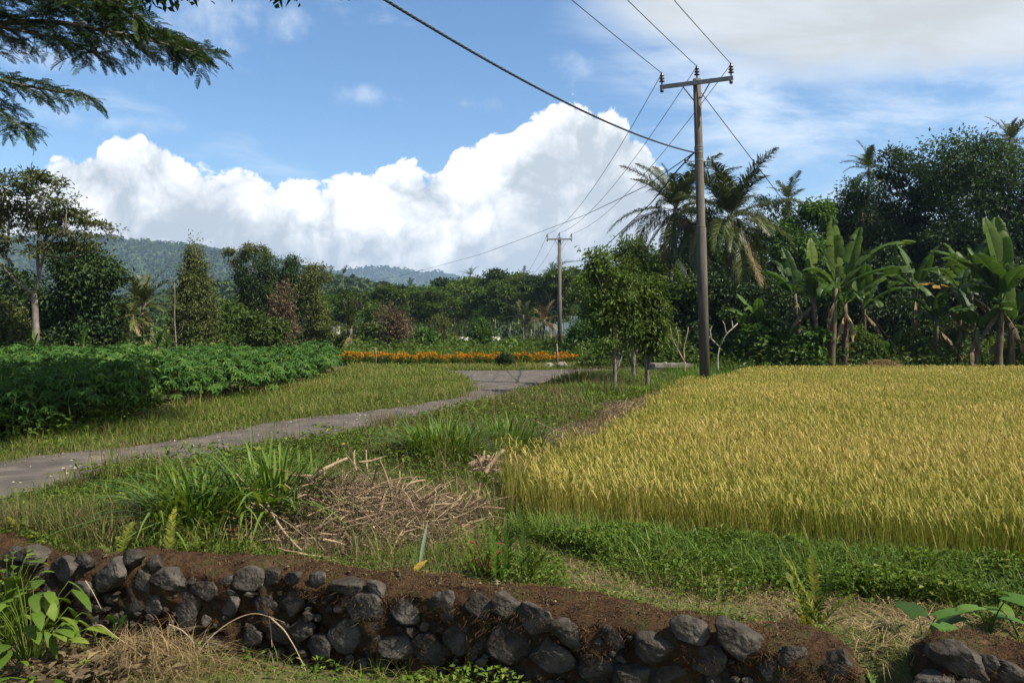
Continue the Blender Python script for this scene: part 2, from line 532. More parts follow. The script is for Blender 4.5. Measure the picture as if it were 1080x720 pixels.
# loose stones on the road
pts = scatter(ROAD, 1200, 11, 1.2)
edge = rng.random(len(pts))
oct_v = np.array([[1, 0, 0], [-1, 0, 0], [0, 1, 0], [0, -1, 0], [0, 0, .7], [0, 0, -.7]], float)
oct_t = np.array([[0, 2, 4], [2, 1, 4], [1, 3, 4], [3, 0, 4], [2, 0, 5], [1, 2, 5], [3, 1, 5], [0, 3, 5]])
m = MB(); n = len(pts)
s = rng.gamma(1.4, .007, n) + .004
V = (oct_v[None] * (1 + .5 * (rng.random((n, 6, 3)) - .5))) * s[:, None, None]
V = V + np.stack([pts[:, 0], pts[:, 1], ground_z(pts[:, 0], pts[:, 1]) + .022], -1)[:, None, :]
m.add(V.reshape(-1, 3), (np.arange(n)[:, None, None] * 6 + oct_t[None]).reshape(-1, 3), None, np.repeat(rng.random(n), 6))
stone_pale = leaf_mat('pale_stone', [(.07, .062, .052), (.14, .125, .105), (.30, .28, .24)], 0, .9, .2, 0)
tag(m.build('gravel', stone_pale), 'loose pale stones scattered over the worn grey road', 'gravel', kind='stuff')

# ------------------------------------------------------------------ hills
def ridge_mesh(name, pts, Y, depth, rough, mat, nx=260, ny=40, label=None):
    xs = np.array([p[0] for p in pts], float); ys = np.array([p[1] for p in pts], float)
    px = np.linspace(xs[0], xs[-1], nx); py = np.interp(px, xs, ys)
    k = np.ones(7) / 7; py = np.convolve(np.pad(py, 3, 'edge'), k, 'valid')
    wx = (px - 540) / F * Y; hz = CAMZ - (py - HZ) / F * Y
    t = np.linspace(-1, 1.0, ny)
    A, T = np.meshgrid(wx, t)
    H = np.broadcast_to(hz, A.shape)
    prof = np.clip(np.cos(np.clip(T, -1, 1) * math.pi / 2), 0, 1) ** 1.1
    nz = fbm(A / (depth * .35), T * 2.5 + A / depth, 5)
    Zz = H * prof * (1 + .55 * nz * (1 - prof) * 2) + rough * nz * prof * .3 - 2
    YY = Y + T * depth + depth * .25 * fbm(A / depth * 1.5 + 9, T, 3)
    m = MB(); i = np.arange(ny - 1)[:, None] * nx; j = np.arange(nx - 1)[None, :]
    q = np.stack([i + j, i + j + 1, i + nx + j + 1, i + nx + j], -1).reshape(-1, 4)
    m.add(np.stack([A, YY, Zz], -1).reshape(-1, 3), None, q, .5)
    o = tag(m.build(name, mat, None, True), kind='structure')
    return A, YY, Zz


hill_m = leaf_mat('hill_soil', [(.03, .05, .02), (.05, .075, .03)], 0, .9, .1, 0)
mount = ridge_mesh('mountain', [(-700, 300), (-400, 285), (-150, 262), (0, 264), (60, 258), (95, 253), (115, 252), (150, 258), (175, 261), (205, 262), (240, 270), (285, 275), (330, 288), (380, 300), (430, 315), (500, 340)], 1900, 800, 30, hill_m)
mount2 = ridge_mesh('far_mountain', [(250, 318), (340, 300), (385, 289), (410, 287), (430, 290), (450, 294), (468, 293), (490, 299), (540, 304), (620, 312), (760, 330), (900, 345)], 4200, 1500, 40, hill_m)
midh = ridge_mesh('hill', [(-200, 325), (100, 322), (200, 322), (290, 306), (325, 300), (350, 299), (385, 304), (410, 310), (440, 318), (500, 330), (560, 345)], 420, 170, 8, hill_m)


def hill_woods(name, surf, n, size, per, mat, label, tall=1.0):
    A, YY, Zz = surf
    ny, nx = A.shape
    a = rng.integers(2, ny * .62, n); b = rng.integers(0, nx - 1, n)
    fx = rng.random((n, 1))
    p0 = np.stack([A[a, b], YY[a, b], Zz[a, b]], -1); p1 = np.stack([A[a, b + 1], YY[a, b + 1], Zz[a, b + 1]], -1)
    c = p0 + (p1 - p0) * fx
    sz = size * rng.uniform(.6, 1.35, n)
    c[:, 1] += rng.normal(size=n) * size
    hh = sz * tall * rng.uniform(.5, 1.3, n)
    c[:, 2] += hh * .7
    d = rdir(n * per).reshape(n, per, 3); d[..., 2] = np.abs(d[..., 2]) * .9 - .15
    pos = c[:, None, :] + d * np.stack([sz * .55, sz * .55, hh * .6], -1)[:, None, :]
    m = MB()
    v = np.clip(rng.random(n)[:, None] * .75 + rng.random((n, per)) * .35, 0, 1)
    nr = d + .5 * rdir(n * per).reshape(n, per, 3) + np.array([0, 0, .4])
    leaves(m, pos.reshape(-1, 3), np.cross(nr, rdir(n * per).reshape(n, per, 3)).reshape(-1, 3), nr.reshape(-1, 3), np.repeat(sz * .75, per), np.repeat(sz * .55, per), v.reshape(-1))
    return tag(m.build(name, mat), label, 'forest', kind='stuff')


far_leaf = leaf_mat('far_foliage', [(.018, .034, .012), (.04, .07, .02), (.08, .115, .035)], .15, .7, .15, 0)
hill_woods('mountain_forest', mount, 14000, 8.5, 10, far_leaf, 'dense forest covering the blue mountain under the clouds')
hill_woods('far_mountain_forest', mount2, 5000, 18, 8, far_leaf, 'hazy forest on the farthest low mountain ridge')
hill_woods('hillside_forest', midh, 5000, 3.6, 34, far_leaf, 'dark woods covering the nearer low hill')

# ------------------------------------------------------------------ the air
m = MB(); box(m, (0, 3300, 138), (13000, 6900, 284))
hm, nt, out = new_mat('haze_air')
pv = nt.nodes.new('ShaderNodeVolumePrincipled')
pv.inputs['Color'].default_value = (.50, .70, 1.0, 1); pv.inputs['Density'].default_value = 00.00017; pv.inputs['Anisotropy'].default_value = .2
nt.links.new(pv.outputs[0], out.inputs['Volume'])
hz_o = tag(m.build('haze', hm), 'thin pale blue haze between here and the mountains', 'haze', kind='stuff')
# ------------------------------------------------------------------ materials of things
M_steel = rough_mat('weathered_pole', [(.0, (.045, .038, .031)), (.4, (.085, .074, .062)), (.7, (.11, .098, .083)), (1.0, (.19, .17, .145))], 2.6, 10, .8, .4, 30, .3, (4, 4, .35))
M_arm = rough_mat('galvanised_steel', [(.0, (.11, .11, .11)), (1.0, (.24, .24, .24))], 8, 5, .6, .1, 40, .4)
M_ins = rough_mat('brown_porcelain', [(.0, (.022, .014, .011)), (1.0, (.05, .032, .026))], 8, 3, .3, 0, None, .5)
M_wire = rough_mat('black_cable', [(.0, (.012, .012, .013)), (1.0, (.03, .03, .03))], 20, 3, .6, 0, None, .3)
M_bark = rough_mat('grey_bark', [(.0, (.05, .042, .032)), (.5, (.12, .105, .085)), (1.0, (.22, .20, .17))], 7, 8, .9, .7, 26, .15, (1, 1, .35))
M_palebark = rough_mat('pale_bark', [(.0, (.14, .12, .095)), (.5, (.27, .245, .20)), (1.0, (.40, .37, .32))], 7, 8, .9, .5, 26, .15, (1, 1, .4))
M_greybark = rough_mat('smooth_grey_bark', [(.0, (.075, .063, .05)), (.5, (.15, .13, .105)), (1.0, (.24, .215, .18))], 7, 8, .9, .5, 26, .15, (1, 1, .4))
M_redbark = rough_mat('brown_bark', [(.0, (.05, .032, .022)), (.5, (.12, .085, .06)), (1.0, (.24, .19, .14))], 9, 8, .9, .6, 30, .15, (1, 1, .4))
M_wood = rough_mat('bleached_deadwood', [(.0, (.08, .055, .034)), (.5, (.22, .16, .10)), (1.0, (.38, .29, .19))], 9, 8, .9, .5, 40, .15, (1, 1, .3), use_v=.5)
M_stem = rough_mat('banana_stem', [(.0, (.035, .022, .016)), (.45, (.085, .05, .035)), (.7, (.10, .11, .045)), (1.0, (.16, .15, .075))], 3.5, 6, .7, .4, 14, .25, (1.5, 1.5, .4))

L_dark = leaf_mat('dark_leaf', [(.012, .026, .008), (.026, .052, .014), (.052, .085, .020)], .22, .5, .3)
L_mid = leaf_mat('mid_leaf', [(.024, .047, .008), (.055, .095, .015), (.105, .15, .026)], .3, .5, .3)
L_fresh = leaf_mat('fresh_leaf', [(.022, .055, .010), (.05, .11, .018), (.10, .17, .03)], .35, .5, .3)
L_olive = leaf_mat('olive_leaf', [(.034, .046, .014), (.075, .092, .026), (.135, .15, .05)], .25, .6, .25)
L_brown = leaf_mat('dry_brown_leaf', [(.058, .044, .027), (.12, .09, .055), (.20, .155, .09)], .2, .8, .1)
L_palm = leaf_mat('palm_leaf', [(.022, .034, .009), (.048, .066, .016), (.11, .115, .034)], .2, .42, .4)
L_palmdry = leaf_mat('dry_palm_leaf', [(.08, .055, .028), (.16, .12, .06), (.26, .20, .11)], .2, .7, .2)
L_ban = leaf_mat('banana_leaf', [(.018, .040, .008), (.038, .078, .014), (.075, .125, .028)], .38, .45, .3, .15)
L_bany = leaf_mat('yellow_banana_leaf', [(.10, .05, .02), (.26, .16, .03), (.40, .28, .05)], .3, .55, .3, 0)
L_straw = leaf_mat('straw', [(.10, .07, .035), (.24, .175, .085), (.40, .31, .16)], .2, .75, .15, .05)
L_rice = leaf_mat('ripe_rice', [(.0, (.072, .118, .017)), (.35, (.178, .192, .032)), (.7, (.292, .250, .058)), (1.0, (.44, .345, .125))], .32, .6, .2, 0)
L_grass = leaf_mat('grass_blade', [(.0, (.040, .070, .011)), (.45, (.085, .125, .020)), (.8, (.155, .175, .036)), (1.0, (.28, .22, .10))], .35, .55, .25, .05)
L_lush = leaf_mat('lush_grass_blade', [(.0, (.030, .062, .008)), (.5, (.070, .128, .015)), (1.0, (.14, .20, .032))], .35, .45, .35, .08)
L_weed = leaf_mat('weed_leaf', [(.0, (.032, .062, .008)), (.5, (.072, .122, .015)), (.9, (.135, .185, .028)), (1.0, (.24, .21, .06))], .3, .55, .25, .05)
L_verge = leaf_mat('seeding_grass', [(.0, (.036, .056, .012)), (.45, (.075, .095, .022)), (.75, (.12, .115, .04)), (1.0, (.18, .125, .075))], .3, .65, .2, .05)
L_cass = leaf_mat('cassava_leaf', [(.0, (.020, .055, .014)), (.5, (.048, .112, .022)), (.9, (.10, .170, .034)), (1.0, (.21, .20, .045))], .28, .5, .2, .05)
L_fern = leaf_mat('fern_leaf', [(.0, (.035, .07, .012)), (.6, (.085, .12, .018)), (1.0, (.25, .23, .035))], .35, .6, .2, .05)
L_orange = leaf_mat('orange_petal', [(.0, (.45, .17, .012)), (.5, (.58, .27, .015)), (1.0, (.65, .38, .025))], .25, .6, .2, 0)
L_red = leaf_mat('red_petal', [(.10, .03, .02), (.20, .055, .035)], .25, .6, .2, 0)


def gz(x, y): return float(ground_z(np.array([x]), np.array([y]))[0])


# ------------------------------------------------------------------ utility poles
def pole(base, top, r0, r1, label, arm_half, arm_vec, joints, group=None):
    base = np.array(base, float); top = np.array(top, float)
    H = top[2] - base[2]
    t = thing('utility_pole', base, label, 'utility pole', group)
    rel = top - base
    m = MB(); pts = []; rad = []
    z0 = 0.0
    js = [0] + joints + [1]
    rs = np.linspace(r0, r1, len(js) - 1) if len(js) > 2 else [r0]
    for k in range(len(js) - 1):
        ra = r0 + (r1 - r0) * js[k]; rb = r0 + (r1 - r0) * js[k + 1]
        pts += [rel * (js[k] + .0005), rel * (js[k + 1] - .004)]; rad += [ra, ra * .90 + rb * .10]
    tube(m, pts, rad, 16)
    m.build('shaft', M_steel, t, True)
    for j in joints:
        m = MB(); lathe(m, [(0, -.03), (r0 + (r1 - r0) * j + .012, -.03), (r0 + (r1 - r0) * j + .012, .03), (0, .03)], rel * j, 16); m.build('collar', M_steel, t, True)
    av = np.array(arm_vec, float) / np.linalg.norm(arm_vec)
    ang = math.atan2(av[1], av[0]); Rz = rotz(ang)
    top_l = rel * .985
    m = MB()
    perp = np.array([-av[1], av[0], 0]); off = -perp * (r1 + .045)
    box(m, top_l + off, (arm_half * 2, .075, .015), Rz); box(m, top_l + off + perp * -.03 + np.array([0, 0, -.06]), (arm_half * 2, .012, .105), Rz)
    box(m, top_l + off + perp * .03 + np.array([0, 0, -.06]), (arm_half * 2, .012, .105), Rz)
    m.build('crossarm', M_arm, t)
    m = MB()
    for s in (-1, 1):
        a = top_l + off + av * s * arm_half * .42 + np.array([0, 0, -.03]); b = rel * .985 + np.array([0, 0, -.55]) + av * s * r1 * .8
        tube(m, [a, b], .018, 6)
    m.build('brace', M_arm, t)
    ins = []
    for s in (-1, 0, 1):
        b = top_l + off + av * s * (arm_half - .06) + np.array([0, 0, .008])
        if s == 0: b = rel + np.array([0, 0, -.02])
        m = MB(); pr = [(0, 0), (.022, 0), (.022, .10)]
        for k in range(3):
            z = .10 + k * .085; rr = .085 - .008 * k
            pr += [(rr, z), (rr * .98, z + .02), (.045, z + .05), (.04, z + .085)]
        pr += [(.035, .38), (.0, .40)]
        lathe(m, pr, b, 12); io = m.build('insulator', M_ins, t, True)
        if s:
            m = MB(); lathe(m, [(0, -.22), (.05, -.22), (.055, -.14), (.03, -.13), (.03, -.01), (0, -.01)], b, 10); m.build('mounting_pin', M_ins, io, True)
        ins.append(base + b + np.array([0, 0, .36]))
    return t, ins, base + rel


pb = P(744, 402, 25); pb[2] = gz(pb[0], pb[1]) - .02
pt = P(735, 82, 25)
pole1, ins1, ptop = pole(pb, pt, .155, .112, 'tall weathered grey pole at the paddy corner with crossarm and three insulators', 1.10, (1.0, -.46, .0), [.53, .78])
qb = P(590.5, 372, 66); qb[2] = gz(qb[0], qb[1])
qt = P(590, 250, 66)
pole2, ins2, qtop = pole(qb, qt, .17, .115, 'smaller distant utility pole beyond the road bend and orange flowers', 1.02, (1.0, -.08, 0), [.5])
rb = P(553, 360, 120); rb[2] = 0
rt = P(553, 296, 120)
pole3, ins3, rtop = pole(rb, rt, .19, .12, 'faint thin farthest pole standing against the woods', 1.0, (1.0, .1, 0), [])
# bracket with small insulators on the near pole
rel = pt - pb
bpos = rel * .735
for sx, s0 in ((-.42, -.16), (.40, .14)):
    m = MB(); tube(m, [bpos + np.array([s0, -.05, 0]), bpos + np.array([sx, -.02, .02])], .022, 6); br = m.build('cable_bracket', M_arm, pole1)
    m = MB(); lathe(m, [(0, -.07), (.045, -.07), (.03, -.02), (.045, .02), (.03, .07), (0, .07)], bpos + np.array([sx, -.02, .02]), 10); m.build('spool_insulator', M_ins, br, True)
for f_ in (.74, .765, .775):
    m = MB(); lathe(m, [(0, -.02), (.138, -.02), (.138, .02), (0, .02)], rel * f_, 16); m.build('strap_band', M_arm, pole1)


def wire(a, b, sag, r, label, name='power_line', cat='power line', n=40, group=None, twist=0, pts=None):
    a = np.asarray(a, float); b = np.asarray(b, float)
    t = np.linspace(0, 1, n)[:, None]
    p = a * (1 - t) + b * t if pts is None else pts
    if pts is None: p[:, 2] -= (4 * sag * t * (1 - t))[:, 0]
    m = MB()
    if twist:
        tt = np.linspace(0, 1, len(p)); L_ = np.concatenate([[0], np.cumsum(np.linalg.norm(np.diff(p, axis=0), axis=1))])
        for k in range(3):
            ph = L_ / twist * 2 * math.pi + k * 2.094
            d = unit(np.gradient(p, axis=0)); s = unit(np.cross(d, [0, 0, 1.0])); u = np.cross(s, d)
            tube(m, p + r * 1.0 * (np.cos(ph)[:, None] * s + np.sin(ph)[:, None] * u), r, 5)
    else:
        tube(m, p, r, 5)
    o = m.build(name, M_wire, None, True, origin=p[0])
    return tag(o, label, cat, group)


dirn = np.array([-3.07, -5.9, .0]) / 5.9
for k, nm in enumerate(('leftmost', 'middle', 'rightmost')):
    a = ins1[k]; e = a + dirn * 34 + np.array([0, 0, .0])
    wire(a, e, .42, .011, f'{nm} of the three wires running overhead from the near pole', group='overhead wires in front of the near pole')
    wire(a, ins2[k], .95, .011, f'{nm} of the three wires from near pole to distant pole', group='overhead wires between the two poles')
    wire(ins2[k], ins3[k], .9, .012, f'{nm} of the three wires beyond the distant pole', group='overhead wires beyond the distant pole')
ts = np.linspace(0, 30, 420)
c0 = pb + rel * .762 + np.array([-.16, -.1, 0])
tp = np.stack([c0[0] - .52 * ts, c0[1] - ts, c0[2] - .154 * ts + .0059 * ts ** 2], -1)
wire(c0, c0, 0, .0125, 'thick twisted black cable sagging overhead from near pole', 'twisted_cable', 'cable', twist=.35, pts=tp)
t_ = np.linspace(0, 1, 300)[:, None]; c1 = qb + (qt - qb) * .78
ctrl = [c0, P(715, 179, 27), P(688, 213, 31), P(634, 264, 50), P(612, 275, 60), c1]
pp = np.array(ctrl); tk = np.linspace(0, 1, len(pp))
pth = np.stack([np.interp(t_[:, 0], tk, pp[:, k]) for k in range(3)], -1)
for _ in range(30): pth[1:-1] = .25 * pth[:-2] + .5 * pth[1:-1] + .25 * pth[2:]
wire(c0, c1, 0, .013, 'twisted black cable hanging behind palms to distant pole', 'twisted_cable', 'cable', twist=.5, pts=pth)
pp = np.array([c0, P(682, 196, 34), P(619, 226, 52), P(582, 240, 66), P(508, 268, 90), P(427, 290, 120), P(385, 297.5, 140)])
tk = np.linspace(0, 1, len(pp)); pth = np.stack([np.interp(t_[:, 0], tk, pp[:, k]) for k in range(3)], -1)
for _ in range(60): pth[1:-1] = .25 * pth[:-2] + .5 * pth[1:-1] + .25 * pth[2:]
wire(c0, c0, 0, .017, 'thin service cable slanting far across the white cloud', 'service_cable', 'cable', pts=pth)
ga = pb + rel * .955 + np.array([.1, 0, 0]); ge = P(848, 240, 28)
gd = ge - ga; gb = ga + gd * ((ga[2] - 0) / -gd[2]) if gd[2] < 0 else ge
wire(ga, gb, .0, .013, 'straight guy wire slanting right from the near pole top', 'guy_wire', 'guy wire')
ga = pb + rel * .735 + np.array([.40, -.02, .02])
wire(ga, P(840, 262, 40), .5, .010, 'short thin wire from the pole bracket towards the palms', 'service_wire', 'wire')

# ------------------------------------------------------------------ stone walls
M_stone = rough_mat('basalt', [(.0, (.040, .023, .012)), (.25, (.028, .020, .014)), (.34, (.030, .025, .020)), (.58, (.056, .049, .041)), (.82, (.095, .084, .070)), (1.0, (.26, .235, .19))], 6, 14, .9, 1.0, 24, .15, use_v=.25, dist=.03)
M_moss = rough_mat('mossy_earth', [(.0, (.022, .013, .008)), (.35, (.055, .030, .016)), (.65, (.095, .050, .024)), (.85, (.075, .065, .025)), (1.0, (.14, .085, .045))], 6, 10, .97, 1.0, 34, .05, use_v=.25, dist=.05)
L_moss = leaf_mat('moss_fuzz', [(.0, (.024, .014, .009)), (.5, (.060, .034, .018)), (.8, (.10, .058, .030)), (.92, (.075, .075, .025)), (1.0, (.20, .14, .075))], .2, .9, .1, .05)


def core_mat():
    m, nt, out = new_mat('earth_and_rubble')
    N, L = nt.nodes, nt.links
    tc = N.new('ShaderNodeTexCoord')
    def nz(s, d=10, r=.65):
        n = N.new('ShaderNodeTexNoise'); n.inputs['Scale'].default_value = s; n.inputs['Detail'].default_value = d; n.inputs['Roughness'].default_value = r
        L.new(tc.outputs['Object'], n.inputs['Vector']); return n.outputs['Fac']
    def mrr(v, a, b):
        q = N.new('ShaderNodeMapRange'); q.inputs['From Min'].default_value = a; q.inputs['From Max'].default_value = b; L.new(v, q.inputs['Value']); return q.outputs[0]
    earth = ramp(nt, [(.0, (.012, .008, .005)), (.3, (.036, .021, .012)), (.55, (.072, .040, .021)), (.75, (.050, .046, .018)), (.88, (.085, .050, .028)), (1.0, (.17, .12, .075))], mrr(nz(5), .28, .72))
    rock = ramp(nt, [(.0, (.026, .020, .015)), (.5, (.044, .040, .035)), (1.0, (.095, .086, .074))], mrr(nz(9), .3, .7))
    at = N.new('ShaderNodeAttribute'); at.attribute_name = 'v'
    ad = N.new('ShaderNodeMath'); ad.operation = 'ADD'; L.new(at.outputs['Fac'], ad.inputs[0])
    sb = N.new('ShaderNodeMath'); sb.operation = 'MULTIPLY_ADD'; L.new(nz(4), sb.inputs[0]); sb.inputs[1].default_value = 2.4; sb.inputs[2].default_value = -1.35; L.new(sb.outputs[0], ad.inputs[1])
    mx = N.new('ShaderNodeMix'); mx.data_type = 'RGBA'; L.new(mrr(ad.outputs[0], .45, .75), mx.inputs[0]); L.new(earth, mx.inputs[6]); L.new(rock, mx.inputs[7])
    b = N.new('ShaderNodeBsdfPrincipled'); L.new(mx.outputs[2], b.inputs['Base Color']); b.inputs['Roughness'].default_value = .95; b.inputs['Specular IOR Level'].default_value = .1
    bp = N.new('ShaderNodeBump'); bp.inputs['Strength'].default_value = 1.0; bp.inputs['Distance'].default_value = .04; L.new(nz(26, 10, .7), bp.inputs['Height']); L.new(bp.outputs[0], b.inputs['Normal'])
    L.new(b.outputs[0], out.inputs[0]); return m


M_core = core_mat()


def stone_mesh(size, seed, flat=0):
    bmx = bmesh.new(); bmesh.ops.create_icosphere(bmx, subdivisions=4, radius=1.0)
    V = np.array([v.co[:] for v in bmx.verts]); T = np.array([[v.index for v in f.verts] for f in bmx.faces]); bmx.free()
    r = np.random.default_rng(seed)
    for _ in range(11):
        n = unit(r.normal(size=3)); d = r.uniform(.50, .82)
        h = V @ n - d; V = V - np.where(h > 0, h * .93, 0)[:, None] * n
    off = r.random(3) * 50
    nz = np.array([mnoise.fractal(Vector(p * 1.7 + off), .8, 2.0, 5) for p in V])
    V = V * (1 + .10 * nz[:, None])
    if flat:
        V[:, 1] = np.where(V[:, 1] < -flat, -flat + (V[:, 1] + flat) * .22, V[:, 1]) + .05 * np.array([mnoise.fractal(Vector(p * 3.1 + off), .9, 2.0, 4) for p in V])
    V = V / np.abs(V).max(0)
    return V * np.asarray(size) / 2, T


def wall_body(xs, top, thick, bot, bumps, endcap=True):
    """lumpy earth-and-moss body swept along the wall line"""
    mb = MB(); ns = 46
    prof_t = np.linspace(0, 1, ns); rows = []
    for x in xs:
        yb = float(wall_y(x)); tz = float(np.interp(x, [a for a, _ in top], [b for _, b in top])); th = thick
        pr = []
        for t in prof_t:                       # back foot -> rounded top -> front foot
            if t < .12: u = t / .12; pr.append((.03, -.25 + (tz - .09 + .25) * u))
            elif t < .45:
                u = (t - .12) / .33; ang = math.pi * u
                pr.append((-th / 2 - math.cos(ang) * -0 + (-math.cos(ang)) * -th / 2 * 1.0 + 0, tz - .09 + .09 * math.sin(ang) ** .6))
            else:
                u = (t - .45) / .55; pr.append((-th + .04 * math.sin(u * 3), tz - .09 + (bot - tz + .09) * u))
        pr = np.array(pr)
        pr[(prof_t >= .12) & (prof_t < .45), 0] = -th * np.linspace(0, 1, ((prof_t >= .12) & (prof_t < .45)).sum()) + .03 * (1 - np.linspace(0, 1, ((prof_t >= .12) & (prof_t < .45)).sum()))
        rows.append(np.stack([np.full(ns, x), yb + pr[:, 0], pr[:, 1]], -1))
    V = np.array(rows)
    nxn = len(xs)
    cobs = np.zeros((nxn, ns))
    for a in range(nxn):
        for b in range(ns):
            p_ = V[a, b]
            n1 = mnoise.fractal(Vector(p_ * 4.0), .9, 2.0, 5); n2 = mnoise.noise(Vector(p_ * 1.6 + 7))
            n3 = mnoise.fractal(Vector(p_ * 17.0), .9, 2.0, 3)
            front = max(0.0, min(1.0, (b / ns - .42) * 8))
            dv = mnoise.voronoi(Vector((p_[0] * 8, p_[1] * 3, p_[2] * 9)))[0]; cob = min(.35, dv[1] - dv[0]) / .35 * front
            cobs[a, b] = cob
            V[a, b, 1] -= .030 * cob ** .6
            V[a, b] += np.array([n2 * .02, (n1 * (.03 + .055 * front) + n3 * .014), n1 * .036 + n2 * .025 + n3 * .012]) * bumps
    if endcap:                                 # close the broken ends
        for e in (0, -1):
            cc = V[e].mean(0)
            V[e] = cc + (V[e] - cc) * np.array([1, .55, .8])
            V[e][:, 2] = np.minimum(V[e][:, 2], V[e][:, 2].max() - .02)
    q = []
    i = np.arange(nxn - 1)[:, None] * ns; j = np.arange(ns - 1)[None, :]
    q = np.stack([i + j, i + ns + j, i + ns + j + 1, i + j + 1], -1).reshape(-1, 4)
    vv = cobs.reshape(-1)
    mb.add(V.reshape(-1, 3), None, q, vv)
    for e in (0, nxn - 1):
        ring = V[e]; cidx = len(ring)
        tri = [[k, k + 1, cidx] if e == 0 else [k + 1, k, cidx] for k in range(ns - 1)]
        mb.add(np.concatenate([ring, [ring.mean(0) + np.array([-.05 if e == 0 else .05, 0, 0])]]), tri, None, .3)
    return mb, V


def wall_point(x, y, th):
    """where the ray of a photo pixel meets the wall front"""
    Y = 5.0
    for _ in range(30):
        Y = float(wall_y((x - 540) / F * Y)) - th
    return P(x, y, Y)


small_st = [stone_mesh((1, 1, 1), 5000 + k, .45) for k in range(12)]


def build_wall(label, x0, x1, top, stones, seed, thick=.36, bot=-.85, fill=0, bumps=1.0):
    xc = (x0 + x1) / 2; org = (xc, float(wall_y(xc)) - thick / 2, -.66)
    t = thing('stone_wall', org, label, 'stone wall')
    xs = np.arange(x0, x1 + 1e-6, .035)
    mb, V = wall_body(xs, top, thick, bot, bumps)
    mb.build('earth_core', M_core, t, True, origin=org)
    r = np.random.default_rng(seed)
    # fuzz of dry moss on the crown and hanging down the face
    ns = V.shape[1]; n = int(46000 * (x1 - x0) / 5.0)
    a = r.integers(0, len(xs) - 1, n); b = (ns * (.10 + .80 * r.random(n) ** 1.35)).astype(int)
    f1 = r.random((n, 1)); f2 = r.random((n, 1)); b2 = np.minimum(b + 1, ns - 1)
    pos = V[a, b] * (1 - f1) * (1 - f2) + V[a + 1, b] * f1 * (1 - f2) + V[a, b2] * (1 - f1) * f2 + V[a + 1, b2] * f1 * f2
    patch = fbm(pos[:, 0] * 3, pos[:, 2] * 3 + pos[:, 1] * 3, 3)
    keep = r.random(n) < np.clip(.55 + 2.2 * patch, .08, 1) * np.where(b > ns * .5, .32, 1)
    pos = pos[keep]; b = b[keep]; n = len(pos); patch = patch[keep]
    mb = MB(); face = b > ns * .42
    h = r.uniform(.010, .034, n) * np.where(face, 1.5, 1)
    azb = np.where(face, -math.pi / 2 + r.normal(size=n) * .8, r.uniform(0, 6.28, n))
    lean = np.where(face, r.uniform(1.2, 2.6, n), r.uniform(.3, 1.8, n))
    blades(mb, pos - np.array([0, 0, .004]), h, r.uniform(.003, .006, n), azb, lean, np.clip(.45 + patch + r.normal(size=n) * .22, 0, 1), 1.0, 2)
    mb.build('dry_moss', L_moss, t, origin=org)
    placed = []
    for k, (x, y, w, h) in enumerate(stones):
        p_ = wall_point(x, y, thick + .012); s = p_[1] / F
        dd = .16 * min(1.4, max(.6, w * s / .2))
        p_ = p_ + np.array([0, .018, -.010]); placed.append((p_, (w * s * 1.42, dd, h * s * 1.42)))
    tries = 0
    while fill > 0 and tries < 4000:
        tries += 1
        x = r.uniform(x0 + .1, x1 - .08); yb = float(wall_y(x)) - thick + .015
        z = r.uniform(-.68, float(np.interp(x, [q[0] for q in top], [q[1] for q in top])) - .14)
        w = r.uniform(.06, .17); h = w * r.uniform(.6, .95)
        if all(abs(x - q[0][0]) > .40 * (w + q[1][0]) or abs(z - q[0][2]) > .40 * (h + q[1][2]) for q in placed):
            placed.append((np.array([x, yb, z]), (w, .11, h))); fill -= 1
    for k, (p_, sz) in enumerate(placed):
        V_, T_ = stone_mesh(sz, seed * 1000 + k, .42)
        ax, ay, az_ = r.normal(size=3) * np.array([.12, .25, .14])
        cx, sx = math.cos(ax), math.sin(ax); cy, sy = math.cos(ay), math.sin(ay)
        Rm = rotz(az_ - .33) @ np.array([[cy, 0, sy], [0, 1, 0], [-sy, 0, cy]]) @ np.array([[1, 0, 0], [0, cx, -sx], [0, sx, cx]])
        mb = MB(); mb.add(V_ @ Rm.T, T_, None, r.random())
        o = mb.build('stone', M_stone, t, True); o.location = p_ - np.array(org)
    sm = MB(); got = 0; tries = 0
    while got < int(44 * (x1 - x0)) and tries < 9000:
        tries += 1
        x = r.uniform(x0 + .06, x1 - .06); yb = float(wall_y(x)) - thick - r.uniform(-.01, .015)
        z = r.uniform(-.55, float(np.interp(x, [q[0] for q in top], [q[1] for q in top])) - .10)
        w = r.uniform(.035, .095); h = w * r.uniform(.6, 1.0)
        if all(abs(x - q[0][0]) > .33 * (w + q[1][0]) or abs(z - q[0][2]) > .33 * (h + q[1][2]) for q in placed):
            placed.append((np.array([x, yb, z]), (w, .07, h))); got += 1
            V_, T_ = small_st[got % 12]
            sm.add(V_ * np.array([w, .08, h]) @ rotz(r.normal() * .3).T + np.array([x, yb, z]) - np.array(org), T_, None, r.random())
    tag(sm.build('small_stones', M_stone, t, True), kind='stuff')
    return t


